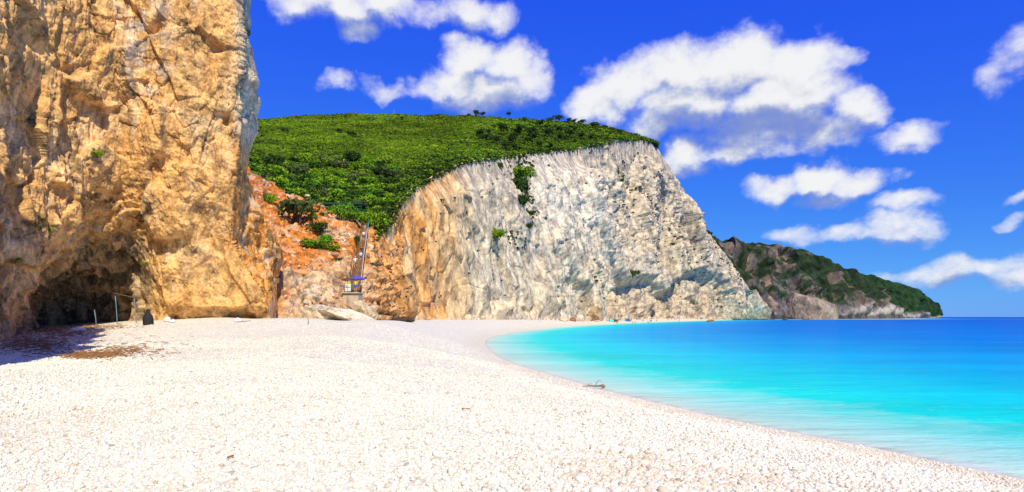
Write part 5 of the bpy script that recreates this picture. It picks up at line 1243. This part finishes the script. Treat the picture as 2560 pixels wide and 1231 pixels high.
# ---- things by the cave
def pole_thing(name, a_, b2, r, mat, label, cat, group=None):
    a_ = Vector(a_); b2 = Vector(b2); n_ = max(2, int((b2 - a_).length / .6)); bend = Vector((random.Random(label).uniform(-.03, .03), 0, 0))
    pts_ = [a_.lerp(b2, i / n_) - a_ + bend * math.sin(math.pi * i / n_) for i in range(n_ + 1)]
    o = link(name, tubes_mesh(name, [(pts_, r)], 8), M[mat]); o.location = a_
    return tag(o, label, cat, group)
def upright(px0, py0, px1, py1):
    g_ = on_beach(px0, py0); return g_ - Vector((0, 0, .15)), pt(px1, py1, g_.y)
for (x0, y0, x1, y1, lab) in [(241, 814, 236, 775, 'leaning blue grey metal pole, leftmost of three at the cave mouth'), (293, 811, 288, 740, 'tall upright metal pole in the middle of three at the cave mouth'), (341, 808, 336, 746, 'upright metal pole nearest the black bundle')]:
    a_, b2 = upright(x0, y0, x1, y1); pole_thing('metal_pole', a_, b2, .04, 'steel', lab, 'pole', 'poles at the cave mouth')
a_ = pt(282, 733, on_beach(293, 811).y + .1); b2 = pt(343, 746, on_beach(341, 808).y + .1); pole_thing('timber_beam', a_, b2, .045, 'darkwood', 'thin rusty brown beam across the tops of two metal poles', 'beam')
g_ = on_beach(205, 814); pole_thing('pipe', pt(172, 812.5, g_.y), pt(236, 814, g_.y - .3), .07, 'steel', 'blue metal pipe lying along the ground in the cave', 'pipe')
fr = empty('broken_frame', on_beach(52, 822)); tag(fr, 'broken frame of crossed metal tubes beside the tan buttress', 'frame')
for (x0, y0, x1, y1) in [(36, 818, 66, 776), (48, 780, 70, 826), (50, 792, 92, 790), (53, 822, 49, 778)]:
    Y_ = fr.location.y; p_, q_ = pt(x0, y0, Y_) - fr.location, pt(x1, y1, Y_ - .3) - fr.location
    link('tube', tubes_mesh('tube', [([p_, p_.lerp(q_, .5), q_], .045)], 6), M['steel'], fr)
def crumple(name, loc, size, seed, mat, label, cat, group=None):
    V, Fc = ico(3); V = V * (1 + .45 * fbm(V * 1.7 + seed, 4, .6, seed))[:, None]; V = V * np.array(size); V[:, 2] = np.maximum(V[:, 2], -.3 * size[2])
    o = link(name, mesh_np(name, V, Fc, True), M[mat]); o.location = loc; return tag(o, label, cat, group)
crumple('plastic_sack', on_beach(78, 824) + Vector((0, 0, .2)), (.55, .4, .45), 1, 'lilac', 'pale lilac plastic sack beside the broken tube frame', 'sack')
crumple('cloth_heap', on_beach(196, 829) + Vector((0, 0, .1)), (.62, .35, .24), 2, 'whitecloth', 'crumpled off-white cloth lying in the shade before the cave', 'cloth')
crumple('plastic_bag', on_beach(418, 806) + Vector((0, 0, .15)), (.30, .25, .32), 3, 'whitecloth', 'white bag at the cliff foot right of the black bottle-shaped form', 'bag')
crumple('plastic_bag', on_beach(431, 807) + Vector((0, 0, .08)), (.25, .2, .2), 4, 'whitecloth', 'small white bag right of the other bag at the cliff foot', 'bag')
g_ = on_beach(595, 806); crumple('towel_bundle', g_ + Vector((0, 0, .12)), (.32, .3, .26), 5, 'whitecloth', 'white and red towel bundle lying on the beach below the tan cliff', 'towel')
pole_thing('stick', g_ + Vector((.35, 0, .05)), g_ + Vector((1.15, -.2, .12)), .03, 'grey', 'grey stick lying right of the towel bundle', 'stick')
for i, (px, py, L_, an, lab) in enumerate([(164, 828, .75, .3, 'white plank by the crumpled cloth in the shade'), (120, 843, .75, .35, 'white plank lying nearer than the crumpled cloth'), (84, 876, .55, .3, 'short white plank, nearest one in the shade'), (122, 815, .6, .2, 'blue white plank deep in the cave mouth'), (60, 827, 1.3, .05, 'long pale plank by the broken tube frame')]):
    o = link('plank', box_mesh(L_, .16, .07, .01), M['lilac' if i > 2 else 'whitecloth']); o.location = on_beach(px, py) + Vector((0, 0, .06)); o.rotation_euler = (0, -.1, an); tag(o, lab, 'plank', 'planks before the cave')
# black upright form with a narrow neck
g_ = on_beach(370, 813); prof = [(.0, .42), (.25, .43), (.55, .43), (.8, .38), (1.0, .26), (1.12, .17), (1.3, .15), (1.42, .12), (1.45, .0)]
V_ = []; n = 16
for i, (z_, r_) in enumerate(prof):
    for k2 in range(n):
        a_ = 2 * math.pi * k2 / n; rr = r_ * (1 + .07 * math.sin(3 * a_ + z_ * 2) + .04 * math.sin(7 * a_ + 4 * z_)); V_.append((rr * math.cos(a_), rr * .8 * math.sin(a_), z_))
Fc_ = [(i * n + k2, i * n + (k2 + 1) % n, (i + 1) * n + (k2 + 1) % n, (i + 1) * n + k2) for i in range(len(prof) - 1) for k2 in range(n)]
me = bpy.data.meshes.new('bundle'); me.from_pydata(V_, [], Fc_); me.polygons.foreach_set('use_smooth', [True] * len(me.polygons))
o = link('black_form', me, M['black']); o.location = g_ - Vector((0, 0, .08)); tag(o, 'black bottle-shaped form standing at the cave edge', 'bundle')
g_ = on_beach(772, 812); pole_thing('stake', g_ - Vector((0, 0, .2)), g_ + Vector((-.15, 0, 1.05)), .04, 'grey', 'thin grey stake in the sand before the speckled slab', 'stake')
# dry seaweed and litter, with extra strands added to brown the cave shadow
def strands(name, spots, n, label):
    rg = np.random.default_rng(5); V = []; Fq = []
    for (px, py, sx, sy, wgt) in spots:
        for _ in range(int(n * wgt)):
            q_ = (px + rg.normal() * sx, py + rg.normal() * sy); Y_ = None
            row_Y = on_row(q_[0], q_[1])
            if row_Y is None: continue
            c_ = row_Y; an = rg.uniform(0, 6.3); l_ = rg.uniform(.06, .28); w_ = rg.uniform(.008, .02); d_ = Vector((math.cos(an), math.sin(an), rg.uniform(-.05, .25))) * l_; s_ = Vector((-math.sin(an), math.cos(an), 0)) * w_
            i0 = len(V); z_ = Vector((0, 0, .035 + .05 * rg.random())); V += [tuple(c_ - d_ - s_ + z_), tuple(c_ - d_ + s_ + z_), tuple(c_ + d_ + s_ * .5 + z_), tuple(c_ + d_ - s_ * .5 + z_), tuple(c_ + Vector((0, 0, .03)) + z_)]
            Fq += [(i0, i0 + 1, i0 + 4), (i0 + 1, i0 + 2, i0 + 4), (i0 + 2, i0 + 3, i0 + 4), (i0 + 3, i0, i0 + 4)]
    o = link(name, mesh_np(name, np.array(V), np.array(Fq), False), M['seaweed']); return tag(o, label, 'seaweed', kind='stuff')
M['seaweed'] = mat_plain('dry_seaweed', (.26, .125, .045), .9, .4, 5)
_cache = {}
def on_row(px, py):
    k2 = int(px // 12)
    if k2 not in _cache:
        ys = np.exp(np.linspace(math.log(5.5), math.log(80), 500)); X_ = (k2 * 12 + 6 - CX) / F * ys; z = ground_z(np.stack([X_, ys], -1)); _cache[k2] = (ys, z, np.minimum.accumulate(CY - F * (z - H) / ys))
    ys, z, r_ = _cache[k2]; j = int(np.argmax(r_ <= py))
    return Vector(((px - CX) / F * ys[j], ys[j], z[j])) if j else None
strands('dry_seaweed', [(205, 892, 26, 4, .45), (245, 889, 34, 5, .5), (290, 880, 34, 9, .3), (150, 835, 60, 8, 1.4), (250, 819, 40, 3, .8), (60, 860, 45, 12, 1.6), (120, 865, 40, 12, .8), (350, 870, 60, 12, .25), (120, 826, 50, 4, .6)], 520, 'brown dry seaweed before the cave, thickened to brown the shadow')
# driftwood at the waterline
g_ = on_beach(1488, 972); dw = empty('driftwood_branch', g_ + Vector((0, .1, .04))); tag(dw, 'dark forked driftwood branch lying at the waterline', 'driftwood')
link('trunk', tubes_mesh('t', [([(-.55, .1, .02), (-.2, .02, .06), (.1, -.02, .05), (.3, -.06, .08), (.42, -.08, .05)], [.012, .025, .03, .045, .02])], 6), M['darkwood'], dw)
link('twig', tubes_mesh('t', [([(.02, 0, .05), (.08, .02, .2), (.17, .02, .29), (.24, .0, .27), (.27, 0, .2)], [.014, .012, .01, .008, .006])], 5), M['darkwood'], dw)
link('twig', tubes_mesh('t', [([(-.3, .04, .05), (-.22, .12, .13), (-.1, .16, .12)], [.012, .01, .006])], 5), M['darkwood'], dw)
link('root_knot', rock_mesh(301, (.11, .09, .08), 3, 5, .25, (.30, .22, .15), (.1, .07, .05)), M['boulder'], dw).location = (.34, -.06, .06)
g_ = on_beach(1165, 1028); pole_thing('stick', g_ + Vector((-.08, .02, .045)), g_ + Vector((.09, -.04, .045)), .010, 'rust', 'small orange brown stick on the white pebbles in mid beach', 'stick')
g_ = on_beach(575, 1156); pole_thing('stick', g_ + Vector((-.04, 0, .05)), g_ + Vector((.03, .05, .07)), .014, 'rust', 'tiny reddish stick on the pebbles near the bottom edge', 'stick')
# ---- far beach
def sand(px, py): return on_beach(px, py)
FB = [(1579, 804, 'stand', 'black', 'bluecloth', 'person in black standing beside the blue beach tent'), (1625.5, 807.2, 'stand', None, 'black', 'bare-chested person in black shorts, left of a pair at the far waterline'), (1628.5, 807.2, 'stand', 'redcloth', 'black', 'person in red, right of the pair at the far waterline'), (1620, 807.6, 'sit', 'black', 'black', 'person in black sitting left of the pair at the far waterline'),
      (1698, 804.6, 'stand', None, 'redcloth', 'lone person in red shorts at the far water edge'), (1800, 800.6, 'stand', 'black', 'black', 'lone person in black near the tip of the far beach'), (1543, 809.5, 'sit', None, 'black', 'person sitting at the water edge below the grey beach hut'), (1593, 801, 'sit', None, 'redcloth', 'person in red shorts sitting behind the blue tent, left of two'), (1597.5, 800.6, 'sit', 'redcloth', 'black', 'person in red top sitting behind the blue tent, right of two'),
      (1607, 803.5, 'sit', 'black', 'black', 'dark-clad person sitting right of the blue tent'), (1670, 801, 'sit', 'redcloth', 'black', 'person in red sitting left of the red and white parasol'), (1679, 799.6, 'sit', None, 'bluecloth', 'person in blue shorts sitting close to the red and white parasol'), (1687, 799.6, 'sit', 'black', 'redcloth', 'person sitting under the red and white parasol'), (1582, 809.3, 'sit', None, 'bluecloth', 'person in blue shorts sitting at the water edge, left of two'), (1588, 809, 'sit', None, 'redcloth', 'person in red shorts sitting at the water edge, right of two'), (1783, 800.6, 'sit', 'redcloth', 'black', 'person in red sitting toward the tip of the far beach'), (1641, 803.6, 'sit', None, 'black', 'person sitting alone in the middle of the far beach')]
for (px, py, pose, sh_, so_, lab) in FB:
    person(sand(px, py) + Vector((0, 0, -.02)), pose, sh_, so_, lab, rz=random.Random(px).uniform(-1, 1), group='people on the far beach', scale=1.1)
parasol('parasol', sand(1691, 799.8), 1.5, 2.3, ['redcloth', 'whitecloth'], 'red and white parasol on the far beach', low=True)
parasol('parasol', sand(1755, 800.6), 1.3, 2.2, ['skyblue'], 'small blue parasol toward the tip of the far beach', low=True)
# blue beach tent: half dome with open front
def dome_tent(name, loc, r, hgt, mat, label):
    e = empty(name, loc, .3); tag(e, label, 'tent'); V_ = []; n = 14; rr = 7
    for j in range(rr + 1):
        ph = math.pi / 2 * j / rr
        for i in range(n + 1):
            a_ = -math.radians(20) + math.radians(220) * i / n; V_.append((r * math.cos(a_) * math.cos(ph), r * .8 * math.sin(a_) * math.cos(ph), hgt * math.sin(ph)))
    Fc_ = [(j * (n + 1) + i, j * (n + 1) + i + 1, (j + 1) * (n + 1) + i + 1, (j + 1) * (n + 1) + i) for j in range(rr) for i in range(n)]
    me = bpy.data.meshes.new('shell'); me.from_pydata(V_, [], Fc_); o = link('shell', me, M[mat], e); so_ = o.modifiers.new('th', 'SOLIDIFY'); so_.thickness = .03
    link('hoop', tubes_mesh('h', [([(r * math.cos(math.radians(-20 + 220 * k2)) , r * .8 * math.sin(math.radians(-20 + 220 * k2)), 0) for k2 in (0, 1)], .03)], 5), M['grey'], e)
    return e
dome_tent('beach_tent', sand(1569, 804), 1.6, 1.5, 'skyblue', 'sky blue dome tent on the far beach')
ht = empty('beach_hut', sand(1534, 806)); tag(ht, 'low grey green beach shelter beside the big pointed boulder', 'shelter')
o = link('roof', box_mesh(4.6, 2.4, .12, .02), M['grey'], ht); o.location = (0, 0, 1.35); o.rotation_euler = (0, .12, 0)
for dx, dy in ((-2, -.9), (2, -.9), (-2, .9), (2, .9)):
    o = link('post', box_mesh(.12, .12, 1.5, .01), M['darkwood'], ht); o.location = (dx, dy, .65)
o = link('side_cloth', box_mesh(2.0, .05, 1.0, .01), M['tealcloth'], ht); o.location = (-1.0, -.95, .75)
o = link('back_cloth', box_mesh(4.2, .05, 1.1, .01), M['khaki'], ht); o.location = (0, 1.0, .7)
def towel(loc, mat, label, rz=.2, L_=1.9):
    V_ = []; n = 8
    for i in range(n + 1):
        for j in range(4): V_.append((L_ * (i / n - .5), .9 * (j / 3 - .5), .03 + .02 * math.sin(i * 1.7 + j)))
    me = bpy.data.meshes.new('towel'); me.from_pydata(V_, [], [(i * 4 + j, i * 4 + 4 + j, i * 4 + 5 + j, i * 4 + 1 + j) for i in range(n) for j in range(3)])
    o = link('beach_towel', me, M[mat]); o.location = loc + Vector((0, 0, .04)); o.rotation_euler = (.03, 0, rz); s_ = o.modifiers.new('t', 'SOLIDIFY'); s_.thickness = .02
    return tag(o, label, 'towel')
towel(sand(1345, 803.2), 'tealcloth', 'turquoise towel on the sand under the white cliff', L_=3.0)
towel(sand(1549, 802.5), 'skyblue', 'pale blue towel between the grey shelter and the blue tent')

# fallen blocks along the foot of the white cliff
rs_ = np.random.default_rng(31); ns = 420; ub = rs_.uniform(0, 1, ns) ** .8
bx = np.interp(ub, np.linspace(0, 1, len(MB)), MB[:, 0]); bY = np.interp(bx, MB[:, 0], MB[:, 2]); bY = bY - np.abs(rs_.normal(0, .02, ns)) * bY - .5
ok = (bx < 1800) & (bx > 950); bx, bY = bx[ok], bY[ok]; ns = len(bx)
sp = np.stack([(bx - CX) / F * bY, bY], -1); spz = ground_z(sp); sr = np.exp(rs_.normal(-.9, .55, ns)) * np.clip(bY / 160, .5, 2.0)
SC = [rock_mesh(330 + i, (1, .85, .7), 2, 8, .15, *( ((.62, .50, .35), (.40, .31, .22)) if i < 3 else ((.62, .40, .20), (.40, .22, .12)))) for i in range(4)]
srt_ = np.where(bx < 1120, rs_.integers(2, 4, ns), rs_.integers(0, 3, ns))
scatter_object('scree', np.stack([sp[:, 0], sp[:, 1], spz + sr * .15], -1), np.repeat(sr[:, None], 3, 1), rs_.uniform(0, 6.3, (ns, 3)) * np.array([.15, .15, 1]), srt_, [(x, M['boulder_far']) for x in SC], 'small fallen blocks of pale rock along the white cliff foot', 'scree')

Gl, lx, ly = KEEP['left']; lpx, lpy = to_px(np.stack([Gl[..., 0], np.maximum(Gl[..., 1], 5), Gl[..., 2]], -1))
for i, (px, py, r, h, mt, lab) in enumerate([(246, 395, .45, .6, 'maquis', 'green plant growing in the middle of the tan cliff face'), (98, 577, .35, .45, 'darkleaf', 'dark plant on the buttress left of the cave, leftmost of two'), (122, 583, .4, .5, 'maquis', 'green plant on the buttress left of the cave, rightmost of two'), (42, 655, .35, .4, 'maquis', 'small green plant low on the buttress beside the cave'), (107, 555, .25, .35, 'olive', 'tiny olive plant above the two plants on the buttress'),
                                             (617, 92, .55, .9, 'olive', 'olive tuft on the right edge of the tan cliff against the sky'), (195, 545, .3, .35, 'darkleaf', 'dark tuft over the cave arch'), (362, 660, .3, .3, 'maquis', 'green tuft at the right side of the cave arch')]):
    d2 = (lpx - px) ** 2 + (lpy - py) ** 2 + 1e6 * (Gl[..., 1] < 30); j = np.unravel_index(np.argmin(d2), d2.shape)
    shrub('cliff_plant', Vector(Gl[j]) + Vector((.05, -.15, -.1)), r, h, mt, lab, 'plants on the tan cliff', 'plant', i=i)

# broken rock strewn over the gully
rs_ = np.random.default_rng(41); ng = 420; gx = rs_.uniform(640, 935, ng); gy = 805 - 330 * rs_.random(ng) ** 1.6
okg = (gy > np.interp(gx, LOW[:, 0], LOW[:, 1]) + 14) & (np.abs(gx - np.interp(gy, [550, 600, 650, 690, 740], [912, 907, 897, 891, 886])) > 17) & ~((gx > 850) & (gx < 905) & (gy > 720) & (gy < 760)); gx, gy = gx[okg], gy[okg]; ng = len(gx)
gp = P(gx, gy, gul_f(np.stack([gx, gy], -1) / 100)); gr_ = np.exp(rs_.normal(-1.5, .45, ng)) * (1 + .5 * SS(650, 780, gy))
RB = [rock_mesh(350 + i, (1, .85, .7), 2, 8, .15, *[((.70, .52, .33), (.52, .33, .18)), ((.66, .40, .19), (.46, .20, .07)), ((.62, .52, .38), (.36, .28, .2)), ((.58, .22, .06), (.38, .13, .04))][i]) for i in range(4)]
scatter_object('rubble', gp + np.array([0, -.25, .15]), np.repeat(gr_[:, None], 3, 1), rs_.uniform(0, 6.3, (ng, 3)) * np.array([.2, .2, 1]), rs_.integers(0, 4, ng), [(x, M['boulder']) for x in RB], 'broken pale and orange rock strewn over the red gully', 'rubble')
